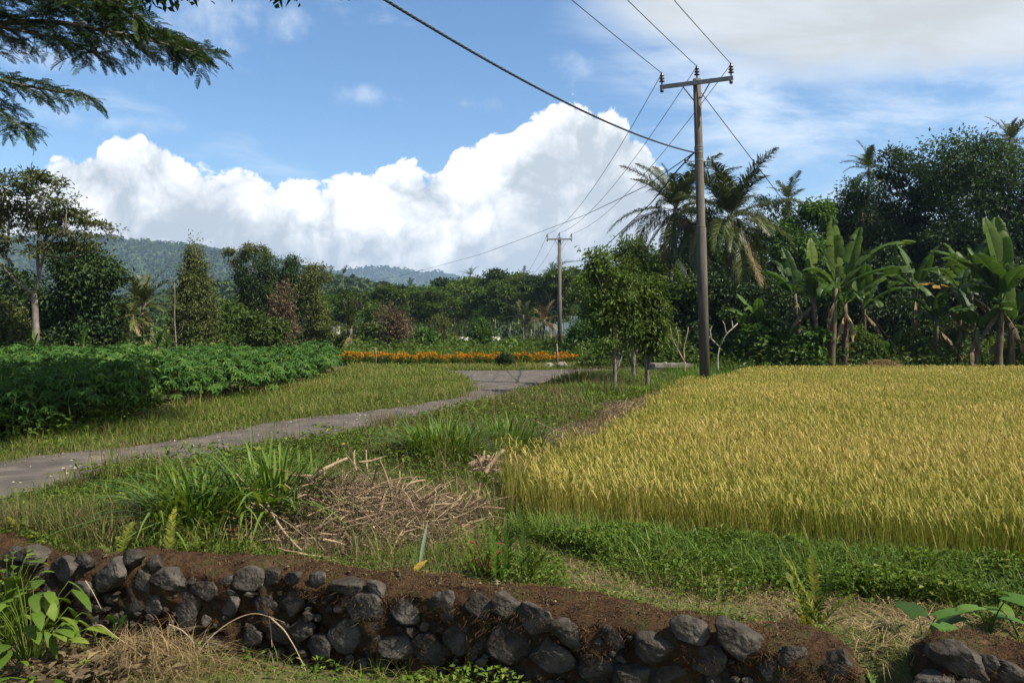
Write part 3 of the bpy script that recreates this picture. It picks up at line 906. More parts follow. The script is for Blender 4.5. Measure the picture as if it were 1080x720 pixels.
main_st = [(118, 606, 32, 30), (139, 589, 22, 16), (161, 592, 15, 14), (150, 611, 20, 20), (181, 610, 34, 19), (219, 620, 27, 19), (239, 610, 16, 10),
           (261, 609, 27, 20), (287, 606, 22, 14), (199, 641, 24, 31), (161, 635, 18, 20), (242, 636, 20, 22), (283, 637, 24, 20), (265, 666, 22, 22), (294, 666, 20, 22),
           (219, 680, 20, 24), (388, 641, 46, 31), (367, 668, 33, 30), (310, 609, 18, 12), (335, 609, 18, 13), (369, 618, 34, 13), (398, 622, 23, 13),
           (310, 637, 20, 20), (428, 643, 26, 20), (467, 636, 24, 31), (508, 640, 27, 22), (533, 638, 33, 21), (566, 651, 33, 25), (536, 680, 39, 42), (582, 694, 43, 31),
           (419, 682, 34, 24), (452, 685, 30, 28), (481, 675, 22, 24), (318, 662, 22, 20), (340, 684, 26, 24), (606, 666, 42, 26), (629, 702, 34, 30), (649, 673, 26, 17), (668, 712, 34, 28),
           (693, 680, 40, 28), (732, 664, 37, 20), (782, 673, 46, 25), (752, 696, 30, 28), (710, 712, 26, 20), (885, 702, 24, 34), (812, 705, 16, 20), (838, 690, 24, 18)]
build_wall('long dark rubble wall with brown mossy top crossing the foreground', -3.02, 1.74, [(-3.1, .10), (-2.8, .13), (-1, .12), (1.4, .12), (1.65, .10), (1.8, -.02)], main_st, 3, fill=53)
left_st = [(33, 585, 30, 17), (71, 599, 34, 24), (44, 605, 18, 18), (57, 625, 26, 23), (12, 585, 20, 16), (12, 608, 22, 19), (88, 590, 16, 13), (30, 630, 22, 20), (88, 624, 22, 20)]
build_wall('broken lower wall stub of loose stones at the left edge', -5.2, -3.10, [(-5.3, .10), (-4, .08), (-3.4, .05), (-3.1, -.02)], left_st, 8, fill=22, bumps=1.6)
right_st = [(1012, 696, 46, 28), (1044, 700, 17, 15), (1067, 706, 29, 19), (983, 718, 34, 18), (1030, 722, 30, 18), (1060, 726, 26, 16)]
build_wall('short wall piece with rounded mossy end beyond the grassy gap', 2.03, 4.4, [(2.0, .02), (2.12, .13), (3, .12), (4.4, .12)], right_st, 21, thick=.30, fill=14)
# ------------------------------------------------------------------ plant generators
def crown_mesh(mb, lobes, n_cl, per, cl_r, L, W, seed, flat=.6, droop=.25, shell=.45, out_w=.6):
    """leaf clumps spread through the lobes (cx,cy,cz,rx,ry,rz); returns the clump centres"""
    r = np.random.default_rng(seed)
    lob = np.array(lobes, float)
    wgt = (lob[:, 3] * lob[:, 4] * lob[:, 5]) ** (2 / 3); wgt /= wgt.sum()
    k = r.choice(len(lob), n_cl, p=wgt)
    d = rdir(n_cl, r); rad = shell + (1 - shell) * r.random(n_cl) ** .6
    c = lob[k, :3] + d * rad[:, None] * lob[k, 3:]
    cr = cl_r * r.uniform(.55, 1.4, n_cl)
    off = r.normal(size=(n_cl, per, 3)) * cr[:, None, None] * np.array([1, 1, flat]) * .6
    pos = (c[:, None, :] + off).reshape(-1, 3); n = len(pos)
    o = unit(off.reshape(-1, 3) + np.repeat(d, per, 0) * cl_r * .5)
    dd = unit(o * out_w + rdir(n, r) * .6 + np.array([0, 0, -droop]))
    nr = rdir(n, r) * .55 + np.array([0, 0, 1.0]) + o * .45
    cv = r.random(n_cl)
    v = np.clip(np.repeat(cv, per) * .6 + r.random(n) * .42, 0, 1)
    leaves(mb, pos, dd, nr, L * np.repeat(r.uniform(.75, 1.2, n_cl), per) * r.uniform(.45, 1.4, n), W * r.uniform(.6, 1.3, n), v)
    return c, k


def trunk_mesh(mb, H, lobes, r0, seed, centers=None, fork=.45, wob=.05, twigs=14, lean=(0, 0), limb_r=.5):
    r = np.random.default_rng(seed)
    lob = np.array(lobes, float)
    ztop = H * fork
    z = np.linspace(-.15, ztop, 9)
    pts = np.stack([lean[0] * (z / ztop) + np.cumsum(r.normal(size=9)) * wob * r0 * 2, lean[1] * (z / ztop) + np.cumsum(r.normal(size=9)) * wob * r0 * 2, z], -1)
    pts[0, :2] = 0
    rad = r0 * (1 - .35 * np.linspace(0, 1, 9)); rad[0] *= 1.35
    tube(mb, pts, rad, 9, r.random())
    ends = []
    for l in lob:
        s = pts[r.integers(5, 9)] if len(lob) > 1 else pts[-1]
        e = l[:3] + np.array([0, 0, l[5] * .25])
        mid = (s + e) / 2 + np.array([*(r.normal(size=2) * .08 * H), .05 * H])
        p = bez(s, mid, e, 9); p[1:-1] += r.normal(size=(7, 3)) * r0 * .25
        tube(mb, p, np.linspace(r0 * limb_r, r0 * .10, 9), 6, r.random()); ends.append(p)
    if centers is not None and len(centers):
        for c in centers[r.permutation(len(centers))[:twigs * len(lob)]]:
            b = min(ends, key=lambda p: np.linalg.norm(p[5] - c)); s = b[r.integers(3, 8)]
            p = bez(s, (s + c) / 2 + np.array([0, 0, -.03 * H]), c, 5)
            tube(mb, p, np.linspace(r0 * .16, r0 * .04, 5), 4, r.random(), cap=False)


def tree(name, label, cat, loc, H, lobes, n_cl, per, cl_r, L, W, leaf, bark, r0, seed, group=None, fork=.45, twigs=10, flat=.6, droop=.25, shell=.45, lean=(0, 0), rz=0, limb_r=.5):
    t = thing(name, loc, label, cat, group, rz)
    mb = MB(); c, k = crown_mesh(mb, lobes, n_cl, per, cl_r, L, W, seed, flat, droop, shell)
    mb.build('crown', leaf, t)
    mb = MB(); trunk_mesh(mb, H, lobes, r0, seed + 1, c, fork, twigs=twigs, lean=lean, limb_r=limb_r)
    mb.build('trunk', bark, t, True)
    return t


def lobes_for(H, w, z0, n, seed, asym=.25, top=1.0, rr=(.38, .55)):
    """n overlapping lobes that fill a crown of height H, half-width w, from z0"""
    r = np.random.default_rng(seed); out = []
    for i in range(n):
        z = z0 + (H - z0) * (i + .5) / n
        t = (z - z0) / (H - z0)
        ww = w * (1 - top * .55 * t ** 2)
        a = r.uniform(0, 6.28); q = r.uniform(.25, .75)
        s = r.uniform(*rr) * ww * 1.35
        out.append((math.cos(a) * ww * q * (1 + asym * r.normal()), math.sin(a) * ww * q, min(z, H - s * .7), s, s, s * r.uniform(.6, .85)))
    return out


def frond(mb, L, e0, droop, n=34, leaf_l=.55, leaf_w=.035, v0=.5, seed=0, sag=.5, rach=.022, twist=0.0, vgrad=0.0, start=.14):
    """pinnate frond leaving the origin along +X at elevation e0, bending down"""
    r = np.random.default_rng(seed)
    s = np.linspace(0, 1, 24)
    ang = e0 - droop * s ** 1.4
    dx = np.cos(ang) * L / 23; dz = np.sin(ang) * L / 23
    px = np.concatenate([[0], np.cumsum(dx[:-1])]); pz = np.concatenate([[0], np.cumsum(dz[:-1])])
    py = r.normal() * .10 * L * s ** 2
    pts = np.stack([px, py, pz], -1)
    tube(mb, pts, np.linspace(rach, rach * .2, 24), 5, min(1, v0 + .25))
    u = np.repeat(np.linspace(start, .985, n), 2) + r.normal(size=2 * n) * .004
    side = np.tile([1.0, -1.0], n); u = np.clip(u, 0, .99)
    b = np.stack([np.interp(u, s, pts[:, k]) for k in range(3)], -1)
    a = np.interp(u, s, ang); fw = np.stack([np.cos(a), np.zeros_like(a), np.sin(a)], -1); up = np.stack([-np.sin(a), np.zeros_like(a), np.cos(a)], -1)
    sd = np.zeros_like(fw); sd[:, 1] = side
    ll = leaf_l * (np.sin(np.clip(u * .93 + .10, 0, 1) * math.pi) ** .55) * r.uniform(.8, 1.1, 2 * n)
    d1 = unit(sd * .80 + fw * (.45 + .5 * u[:, None]) + up * (.30 - .1 * r.random((2 * n, 1))) + r.normal(size=(2 * n, 3)) * .12)
    d2 = unit(d1 * (1 - sag * .5) + np.array([0, 0, -1.0]) * sag * r.uniform(.5, 1.35, (2 * n, 1)))
    w = np.cross(d1, up); w = unit(w) * leaf_w * .5
    m1 = b + d1 * (ll * .5)[:, None]; e = m1 + d2 * (ll * .5)[:, None]
    V = np.stack([b - w * .6, b + w * .6, m1 - w, m1 + w, e], 1).reshape(-1, 3)
    i = np.arange(2 * n)[:, None] * 5
    mb.add(V, i + [2, 3, 4], i + [0, 1, 3, 2], np.repeat(np.clip(v0 + r.normal(size=2 * n) * .12 + vgrad * u, 0, 1), 5))


def spin(o, a, tilt=0.0):
    o.rotation_euler = (tilt, 0, a)


def palm(name, label, loc, H, nf, L, seed, leaf=None, group=None, lean=(0, 0), r0=.16, elev=(1.35, -.5), n=34, leaf_l=.6, sag=.5, dry=2, droop=1.3, nuts=True, leaf_w=.062, aims=None):
    r = np.random.default_rng(seed); t = thing(name, loc, label, 'palm tree', group)
    z = np.linspace(-.1, H, 14); q = np.clip(z / H, 0, 1)
    pts = np.stack([lean[0] * q ** 1.6, lean[1] * q ** 1.6, z], -1)
    mb = MB(); rad = r0 * (1 - .35 * q); rad[0] *= 1.4
    tube(mb, pts, rad, 10, .5); tube(mb, np.stack([pts[-1] - [0, 0, .5], pts[-1] + [0, 0, .25]]), [r0 * 1.1, r0 * .7], 9, .5)
    mb.build('trunk', M_bark, t, True)
    top = pts[-1]
    for k in range(nf + dry):
        q = k / max(1, nf - 1); isdry = k >= nf
        e = elev[0] + (elev[1] - elev[0]) * q ** .9 + r.normal() * .2 if not isdry else -.9 + r.normal() * .15
        mb = MB(); frond(mb, L * r.uniform(.8, 1.08) * (.75 if q < .12 else 1), e, (droop * (.45 + .65 * q) + r.normal() * .12) if not isdry else .5, n, leaf_l * r.uniform(.85, 1.1), leaf_w, np.clip(.35 + .3 * q + r.normal() * .12, 0, 1), seed * 100 + k, sag * (.6 + .6 * q))
        o = mb.build('frond', L_palmdry if isdry else (leaf or L_palm), t)
        o.location = top + np.array([0, 0, .12 * (1 - q)]); spin(o, (k * 2.39996 + r.normal() * .4) if not (aims and k < len(aims)) else aims[k])
    if nuts:
        mb = MB()
        for k in range(9):
            a = k * .7; cc = top + np.array([math.cos(a) * .24, math.sin(a) * .24, -.22 - .1 * (k % 3)])
            lathe(mb, [(0, -.11), (.07, -.08), (.10, 0), (.075, .08), (0, .12)], cc, 8, r.random())
        mb.build('coconut_bunch', L_palmdry, t, True)
    return t


def banana_leaf(mb, L, W, e0, droop, seed, tear=.35, stalk=.14, v0=.5, fold=.28):
    r = np.random.default_rng(seed); n = 40
    s = np.linspace(0, 1, n)
    ang = e0 - droop * np.clip(s - .1, 0, 1) ** 1.5
    px = np.concatenate([[0], np.cumsum(np.cos(ang) * L / (n - 1))[:-1]]); pz = np.concatenate([[0], np.cumsum(np.sin(ang) * L / (n - 1))[:-1]])
    py = r.normal() * .08 * L * s ** 2
    pts = np.stack([px, py, pz], -1)
    tube(mb, pts, np.linspace(.030, .005, n), 6, .95)
    up = np.stack([-np.sin(ang), np.zeros(n), np.cos(ang)], -1); fw = np.stack([np.cos(ang), np.zeros(n), np.sin(ang)], -1)
    u = np.clip((s - stalk) / (1 - stalk), 0, 1)
    w = W * .5 * np.clip(np.sin(np.clip(u * .92 + .06, 0, 1) * math.pi), 0, 1) ** .5 * (u > 0)
    for sd in (1, -1):
        k0 = int(stalk * n) + 1; k = k0
        while k < n - 1:
            m = min(n - 1, k + int(r.integers(2, 7)) if r.random() < tear * 1.6 else k + int(r.integers(6, 14)))
            fl = fold + r.normal() * .25 * tear + (r.random() < tear * .3) * -.7
            sh = r.normal() * .04 * W
            idx = np.arange(k, m + 1); g = np.linspace(0, 1, len(idx))
            inn = pts[idx] + up[idx] * .01
            ed = inn + (np.array([0, sd, 0]) * math.cos(fl) + up[idx] * math.sin(fl)) * w[idx][:, None] + fw[idx] * (w[idx] * .30 + sh)[:, None] * (1 + .0 * g[:, None])
            cut = 1 - tear * .22 * (np.abs(g - .5) * 2) ** 4
            ed = inn + (ed - inn) * cut[:, None]
            md = inn * .45 + ed * .55 + up[idx] * (.06 * W)
            ed = ed - np.array([0, 0, 1.0]) * (w[idx] * .22)[:, None]
            q = len(idx); V = np.concatenate([inn, md, ed])
            i = np.arange(q - 1)[:, None]
            Q = np.concatenate([i + [0, 1, q + 1, q], i + [q, q + 1, 2 * q + 1, 2 * q]])
            vv = np.clip(v0 + r.normal() * .10 + .12 * np.sin(np.tile(idx, 3) * 2.1), 0, 1)
            mb.add(V, None, Q, vv); k = m


def banana(label, loc, H, leaves_spec, seed, group=None, stems=((0, 0),), r0=.13, name='banana_plant', W=.62, tear=.35):
    """leaves_spec: (stem index, azimuth, elevation, droop, length, material or None)"""
    r = np.random.default_rng(seed); t = thing(name, loc, label, 'banana plant', group)
    tops = []
    for k, st in enumerate(stems):
        hh = H * (1 if k == 0 else r.uniform(.6, .95)); ln = r.normal(size=2) * .06 * hh
        z = np.linspace(-.1, hh, 8); q = np.clip(z / hh, 0, 1)
        pts = np.stack([st[0] + ln[0] * q, st[1] + ln[1] * q, z], -1)
        mb = MB(); tube(mb, pts, r0 * (1.1 - .55 * q), 10, .5, wob=.05); mb.build('stem', M_stem, t, True); tops.append(pts[-1])
    for k in range(2 * len(stems) if H > 1 else 0):
        si = k % len(stems); mb = MB(); banana_leaf(mb, r.uniform(1.2, 1.9), .34, -.75 + r.normal() * .2, .7, seed * 70 + k, .9, v0=r.uniform(.1, .6), fold=-.6)
        o = mb.build('dry_leaf', L_palmdry if k % 3 else L_brown, t, True); o.location = tops[si] - np.array([0, 0, .3 + .2 * r.random()]); spin(o, r.uniform(0, 6.28))
    for k, (si, a, e, dr, L, mt) in enumerate(leaves_spec):
        mb = MB(); banana_leaf(mb, L, W * L / 2.0 * r.uniform(.9, 1.1) if L < 2 else W * r.uniform(.9, 1.1), e, dr, seed * 50 + k, tear, v0=r.uniform(.25, .7))
        o = mb.build('leaf', mt or L_ban, t, True); o.location = tops[si] - np.array([0, 0, .15 * r.random()]); spin(o, a)
    return t


def rand_banana(seed, n=7, L=1.6, si=0):
    r = np.random.default_rng(seed); out = []
    for k in range(n):
        e = 1.4 - 1.0 * k / n + r.normal() * .1
        out.append((si, k * 2.4 + r.normal() * .3, e, r.uniform(.8, 1.7) * (.4 + k / n), L * r.uniform(.75, 1.1), None))
    return out


def tuft(name, label, cat, loc, n, h, w, spread, leaf, seed, lean=(.3, 1.3), group=None, curl=1.0, seg=5):
    r = np.random.default_rng(seed); t = np.array(loc, float)
    a = r.uniform(0, 6.28, n); q = spread * r.random(n) ** .6
    px = q * np.cos(a); py = q * np.sin(a)
    pz = ground_z(px + t[0], py + t[1]) - t[2] - .02
    az = np.arctan2(py, px) + r.normal(size=n) * .7
    ln = r.uniform(*lean, n) * (.35 + .8 * q / spread)
    mb = MB(); blades(mb, np.stack([px, py, pz], -1), h * r.uniform(.45, 1.1, n), w * r.uniform(.6, 1.25, n), az, ln, r.random(n), curl, seg)
    o = mb.build(name, leaf, None); o.location = t
    return tag(o, label, cat, group)


def fern(label, loc, fronds, seed, leaf=None, group=None, lw=.013, ll=.055):
    r = np.random.default_rng(seed); t = thing('fern_plant', loc, label, 'fern', group)
    for k, (a, e, L, dr) in enumerate(fronds):
        mb = MB(); frond(mb, L * .9, e, dr, 24, ll * r.uniform(.8, 1.15), lw, r.uniform(.1, .65), seed * 10 + k, .12, .0025, vgrad=.25, start=.2)
        o = mb.build('frond', leaf or L_fern, t); o.location = (r.normal() * .03, r.normal() * .03, -.02); spin(o, a)
    return t


def leafblade(mb, base, d, nrm, L, W, v, seed, heart=.0, cup=.25, n=9, droop=.5):
    """one broad smooth leaf with a midrib fold (grid mesh)"""
    d = unit(np.array(d, float)); s = unit(np.cross(np.array(nrm, float), d)); u = np.cross(d, s)
    t = np.linspace(0, 1, n)
    w = W * .5 * np.sin(np.clip(t * .96 + .04 + heart * .25 * (1 - t) ** 2, 0, 1) * math.pi) ** .75
    w[-1] = .001
    c = np.array(base)[None] + d * (t * L)[:, None] - u * (droop * .5 * L * t ** 2)[:, None]
    rows = []
    for g in (-1, -.5, 0, .5, 1):
        rows.append(c + s * (w * g)[:, None] + u * (cup * w * abs(g) - (.10 * W * (abs(g) == 1)))[:, None] - d * (heart * .25 * L * abs(g) * (1 - t) ** 3)[:, None])
    V = np.concatenate(rows); i = np.arange(n - 1)[:, None]
    Q = np.concatenate([i + [k * n, k * n + 1, (k + 1) * n + 1, (k + 1) * n] for k in range(4)])
    mb.add(V, None, Q, np.clip(v + .08 * np.tile((t * 9).astype(int) % 2, 5), 0, 1))


def broad_plant(name, label, loc, n, H, L, W, leaf, seed, spread=.2, heart=0.0, cat='plant', group=None, droop=.6, stem_r=.006, el=(0, .9)):
    r = np.random.default_rng(seed); t = thing(name, loc, label, cat, group)
    ms = MB()
    for k in range(n):
        a = k * 2.4 + r.normal() * .4; hh = H * r.uniform(.35, 1.0)
        tip = np.array([math.cos(a) * spread * r.uniform(.3, 1), math.sin(a) * spread * r.uniform(.3, 1), hh])
        tube(ms, bez((r.normal() * .02, r.normal() * .02, -.03), (tip[0] * .3, tip[1] * .3, hh * .7), tip, 6), np.linspace(stem_r, stem_r * .5, 6), 5, .6)
        e = r.uniform(*el); mb = MB()
        leafblade(mb, (0, 0, 0), (math.cos(a) * math.cos(e), math.sin(a) * math.cos(e), math.sin(e)), (-math.cos(a) * math.sin(e), -math.sin(a) * math.sin(e), math.cos(e)) + r.normal(size=3) * .15, L * r.uniform(.65, 1.1), W * r.uniform(.7, 1.1), r.uniform(.2, .85), seed + k, heart, droop=droop)
        o = mb.build('leaf', leaf, t, True); o.location = tip
    ms.build('stem', leaf, t, True)
    return t
# ------------------------------------------------------------------ trees and plants in place
def HT(ytop, Y): return CAMZ - (ytop - HZ) / F * Y


def WX(x, Y): return (x - 540) / F * Y


def LOC(x, Y): return (WX(x, Y), Y, gz(WX(x, Y), Y))


def pxtree(name, label, x, ytop, Y, wpx, z0px, nl, n_cl, per, leaf, bark, seed, cl=.5, L=.22, W=.12, r0=None, fork=.4, cat='tree', group=None, top=1.0, twigs=8, rr=(.38, .55), flat=.6, shell=.45, droop=.25, sq=1.0):
    H = HT(ytop, Y); w = wpx / 2 / F * Y; z0 = max(0.0, CAMZ - (z0px - HZ) / F * Y)
    lob = lobes_for(H, w, z0, nl, seed, top=top, rr=rr)
    lob = [(a, b, c, d, e, f * sq) for a, b, c, d, e, f in lob]
    return tree(name, label, cat, LOC(x, Y), H, lob, int(n_cl * 1.35), int(per * 1.75), cl, L, W * 1.35, leaf, bark, r0 or H * .018, seed, group, fork, twigs, flat, droop, shell)


# --- the row of three young trees beside the road
for k, (x, Y, ytop, w, lab) in enumerate(((648, 22.3, 272, 74, 'young dense green tree with pale forked trunk, nearest the road'), (669, 25.5, 280, 52, 'young green tree standing between two others in a row'), (683, 23.0, 294, 38, 'young green tree with split slanting trunk, closest to the pole'))):
    H = HT(ytop, Y); ww = w / 2 / F * Y; r = np.random.default_rng(60 + k)
    lob = [(ww * r.uniform(-.62, .62) * (1 - .5 * abs(f - .5)), r.normal() * .2, H * f, ww * r.uniform(.34, .55), ww * .5, H * r.uniform(.10, .16)) for f in (.47, .50, .56, .60, .66, .70, .76, .81, .87, .93)]
    tree('young_tree', lab, 'tree', LOC(x, Y), H, lob, 190, 52, .23, .125, .058, L_mid, M_greybark, .075, 70 + k, 'row of young roadside trees', .24, 10, .6, .4, .25)

# --- left: tall pale-trunked open tree
Y = 36.0; x0, y0, _ = LOC(38, Y); s = Y / F
t = thing('tall_tree', (x0, y0, 0), 'tall pale-trunked tree with thin open olive crown at the left', 'tree')
mb = MB(); rel = lambda x, y, d=0: np.array([(x - 38) * s, d, CAMZ - (y - HZ) * s])
tube(mb, [rel(38, 392), rel(38, 350), rel(37, 325), rel(36, 310)], [.17, .145, .13, .12], 9, .5)
limbs = [[(36, 311), (22, 296), (14, 280), (8, 262), (2, 240)], [(36, 311), (41, 290), (46, 270), (50, 250), (46, 222)], [(41, 290), (32, 262), (28, 240), (24, 210)], [(46, 270), (60, 258), (74, 248), (92, 244)], [(14, 280), (-4, 262), (-18, 240), (-30, 220)],
         [(50, 250), (58, 232), (68, 222), (80, 215)], [(28, 240), (36, 215), (40, 195)], [(8, 262), (10, 235), (6, 205)], [(46, 270), (64, 272), (90, 262)]]
tips = []
for k, lm in enumerate(limbs):
    pts = np.array([rel(a, b, (k % 3 - 1) * .5 * i) for i, (a, b) in enumerate(lm)])
    u = np.linspace(0, 1, 12); tk = np.linspace(0, 1, len(pts)); pth = np.stack([np.interp(u, tk, pts[:, c]) for c in range(3)], -1)
    for _ in range(3): pth[1:-1] = .25 * pth[:-2] + .5 * pth[1:-1] + .25 * pth[2:]
    tube(mb, pth, np.linspace(.085 if k < 3 else .06, .02, 12), 6, .5 + .1 * (k % 4)); tips.append(pth)
lobp = [(20, 200, 34, 14), (45, 196, 30, 13), (5, 215, 30, 14), (62, 215, 26, 10), (78, 232, 26, 7), (88, 246, 20, 5), (30, 222, 34, 10), (-15, 232, 34, 14), (70, 258, 26, 6), (50, 240, 22, 8), (20, 250, 24, 10), (-10, 265, 24, 10), (36, 186, 16, 8), (98, 262, 14, 4), (84, 228, 18, 5), (94, 238, 16, 4), (70, 246, 20, 5), (104, 250, 10, 3), (58, 266, 20, 6), (-25, 215, 26, 12), (60, 192, 14, 7)]
lob = [(*rel(a, b, rng.normal() * .7), c * s, c * s * .8, d * s) for a, b, c, d in lobp]
mc = MB(); cc, kk = crown_mesh(mc, lob, 330, 30, .40, .20, .09, 41, .32, .1, .15)
for c in cc[:120]:
    p = min(tips, key=lambda q: np.linalg.norm(q[8] - c)); b = p[rng.integers(6, 11)]
    tube(mb, bez(b, (b + c) / 2, c, 4), np.linspace(.022, .007, 4), 4, .5, cap=False)
mb.build('trunk', M_greybark, t, True); mc.build('crown', L_olive, t)

# --- left group
pxtree('mango_tree', 'round dense dark tree right behind the tall pale tree', 96, 262, 44, 92, 372, 6, 260, 36, L_dark, M_bark, 110, .55, .26, .11, twigs=4, rr=(.5, .68))
pxtree('broadleaf_tree', 'dark leafy tree filling the left edge behind the tall tree', 8, 285, 46, 90, 372, 5, 200, 34, L_dark, M_bark, 120, .55, .26, .11, twigs=4, rr=(.5, .65))
pxtree('bushy_tree', 'low olive bush under the left tall tree', 18, 318, 39, 50, 372, 3, 70, 30, L_olive, M_bark, 125, .4, .2, .09, twigs=4, cat='bush')
palm('coconut_palm', 'short young palm with upright fronds left of the conical tree', LOC(150, 45), HT(324, 45), 17, 2.6, 130, None, None, (.1, 0), .15, (1.45, .1), 30, .55, .35, 2, 1.0, False)
palm('pandanus_palm', 'small spiky pale palm in front of the short palm', LOC(139, 41), HT(335, 41), 16, 1.1, 131, L_olive, None, (.05, 0), .07, (1.4, -.4), 18, .3, .3, 3, 1.0, False, .04)
Y = 47; H = HT(259, Y); w = 25 / F * Y
lob = [(0, 0, H * f, w * a, w * a, H * .085) for f, a in ((.97, .12), (.88, .30), (.78, .50), (.67, .72), (.56, .88), (.45, 1.0), (.33, .98), (.22, .9), (.12, .8))]
tree('conical_tree', 'olive cone-shaped tree with pointed top at the left', 'tree', LOC(205, Y), H, lob, 480, 48, .36, .19, .075, L_olive, M_bark, .14, 141, None, .9, 3, .7, .3, .2, limb_r=.3)
for x, yt, Yp, lab in ((186, 298, 43, 'bare thin dead trunk just left of the conical tree'), (223, 288, 50, 'bare thin dead trunk just right of the conical tree')):
    mb = MB(); L_ = HT(yt, Yp); z = np.linspace(-.1, L_, 9)
    tube(mb, np.stack([-.12 * z / L_ + .03 * np.sin(z * 2), 0 * z, z], -1), np.linspace(.045, .018, 9), 6, .7)
    tube(mb, [(-.05, 0, L_ * .35), (.25, .1, L_ * .43), (.35, .1, L_ * .52)], [.02, .014, .008], 5, .7)
    o = mb.build('dead_trunk', M_greybark, None, True); o.location = LOC(x, Yp); tag(o, lab, 'dead tree')
pxtree('leafy_tree', 'mid-green leafy tree right of the conical tree', 243, 318, 52, 60, 368, 5, 150, 32, L_mid, M_bark, 150, .5, .22, .1, twigs=3)
pxtree('leafy_tree', 'low rounded green bush tree before the clumpy columnar trees', 275, 333, 46, 48, 372, 4, 130, 32, L_mid, M_bark, 152, .4, .2, .09, twigs=3, cat='bush')
# clumpy columns
for k, (x, yt, w, lab, lf) in enumerate(((262, 284, 26, 'narrow dark column tree, leftmost of the clumpy group', L_dark), (284, 272, 34, 'narrow dark column tree with brown twigs inside the clumpy group', L_dark), (307, 270, 16, 'thin topmost spire tree of the clumpy group', L_dark), (325, 283, 34, 'ragged dark tree at the right end of the clumpy group', L_olive))):
    Y = 54 + k; H = HT(yt, Y); w_ = w / 2 / F * Y; r = np.random.default_rng(160 + k)
    lob = [(r.normal() * w_ * .3, r.normal() * .2, H * f, w_ * r.uniform(.6, 1.05), w_ * .9, H * .10) for f in np.linspace(.25, .93, 7)]
    tree('column_tree', lab, 'tree', LOC(x, Y), H, lob, 190, 48, .38, .19, .085, lf, M_redbark, .10, 165 + k, 'clumpy narrow trees beyond the crop', .85, 8, .8, .2, .2, limb_r=.4)
pxtree('withered_tree', 'dry brown withered tree among the clumpy narrow trees', 303, 298, 51, 34, 366, 5, 70, 22, L_brown, M_redbark, 175, .4, .24, .07, twigs=14, flat=1.0)
Y = 62; H = HT(262, Y); tips_ = [(243, 266), (257, 270), (259, 262), (266, 264), (275, 263), (248, 277), (282, 272)]
lob = [((x - 262) / F * Y, .2 * (k % 3), CAMZ - (y - HZ) / F * Y, .46, .42, .28) for k, (x, y) in enumerate(tips_)]
tree('sparse_tree', 'thin bare-limbed tree with small tufts at its tips above the clumpy trees', 'tree', LOC(262, Y), H, lob, 80, 34, .26, .22, .09, L_olive, M_palebark, .11, 178, None, .7, 1, .8, .2, .1, limb_r=.45)

# --- centre, beyond the road bend
palm('coconut_palm', 'low dark palm with upright fronds left of the brown bush', LOC(370, 58), HT(350, 58), 15, 3.0, 180, None, None, (0, 0), .15, (1.4, .2), 28, .55, .35, 2, .9, False)
pxtree('withered_bush', 'rusty brown withered bush at the foot of the woods', 417, 327, 62, 46, 372, 4, 110, 26, L_brown, M_redbark, 182, .5, .22, .07, cat='bush', twigs=16, flat=1.0)
pxtree('withered_bush', 'paler brown half-dry bush right of the rusty one', 470, 332, 66, 34, 372, 4, 80, 26, L_olive, M_redbark, 184, .5, .22, .07, cat='bush', twigs=12)
pxtree('leafy_bush', 'bright green bush at the foot of the woods, by the pale roof', 503, 338, 64, 36, 376, 4, 110, 30, L_fresh, M_bark, 186, .4, .2, .1, cat='bush')
pxtree('leafy_bush', 'bright green bush just right of the rusty brown bush', 452, 350, 58, 34, 376, 3, 80, 30, L_fresh, M_bark, 187, .4, .2, .1, cat='bush')
pxtree('leafy_tree', 'mid-green tree between the dark palm and clumpy trees', 342, 318, 60, 44, 372, 5, 120, 30, L_mid, M_bark, 188, .5, .22, .1)
pxtree('leafy_tree', 'mid-green tree behind the low dark palm', 388, 322, 72, 52, 372, 5, 120, 30, L_mid, M_bark, 189, .6, .25, .11)
pxtree('leafy_bush', 'fresh green bush right of the distant pole', 620, 338, 60, 44, 378, 4, 110, 30, L_fresh, M_bark, 191, .5, .22, .1, cat='bush')
palm('yellowing_palm', 'small yellowing palm just left of the distant pole', LOC(574, 72), HT(340, 72), 13, 2.3, 192, L_palmdry, None, (0, 0), .1, (1.3, -.2), 22, .5, .45, 2, 1.3, False)
palm('coconut_palm', 'low green palm in front of the woods left of the distant pole', LOC(552, 80), HT(335, 80), 14, 2.6, 193, None, None, (0, 0), .12, (1.4, -.1), 22, .5, .4, 0, 1.1, False)
mb = MB(); r = np.random.default_rng(9)
for k in range(30):
    a = r.uniform(0, 6.28); hh = r.uniform(.4, .75); tube(mb, bez((r.normal() * .1, r.normal() * .1, -.05), (.1 * math.cos(a), .1 * math.sin(a), hh * .6), (.4 * math.cos(a), .35 * math.sin(a), hh), 4), [.012, .01, .008, .004], 4, .5)
dt = thing('dark_bush', LOC(533, 41), 'small dark round bush in front of the orange flowers', 'bush')
mb.build('stem', M_bark, dt); mb = MB(); crown_mesh(mb, [(0, 0, .33, .42, .36, .33)], 60, 36, .14, .11, .05, 195); mb.build('crown', L_dark, dt)

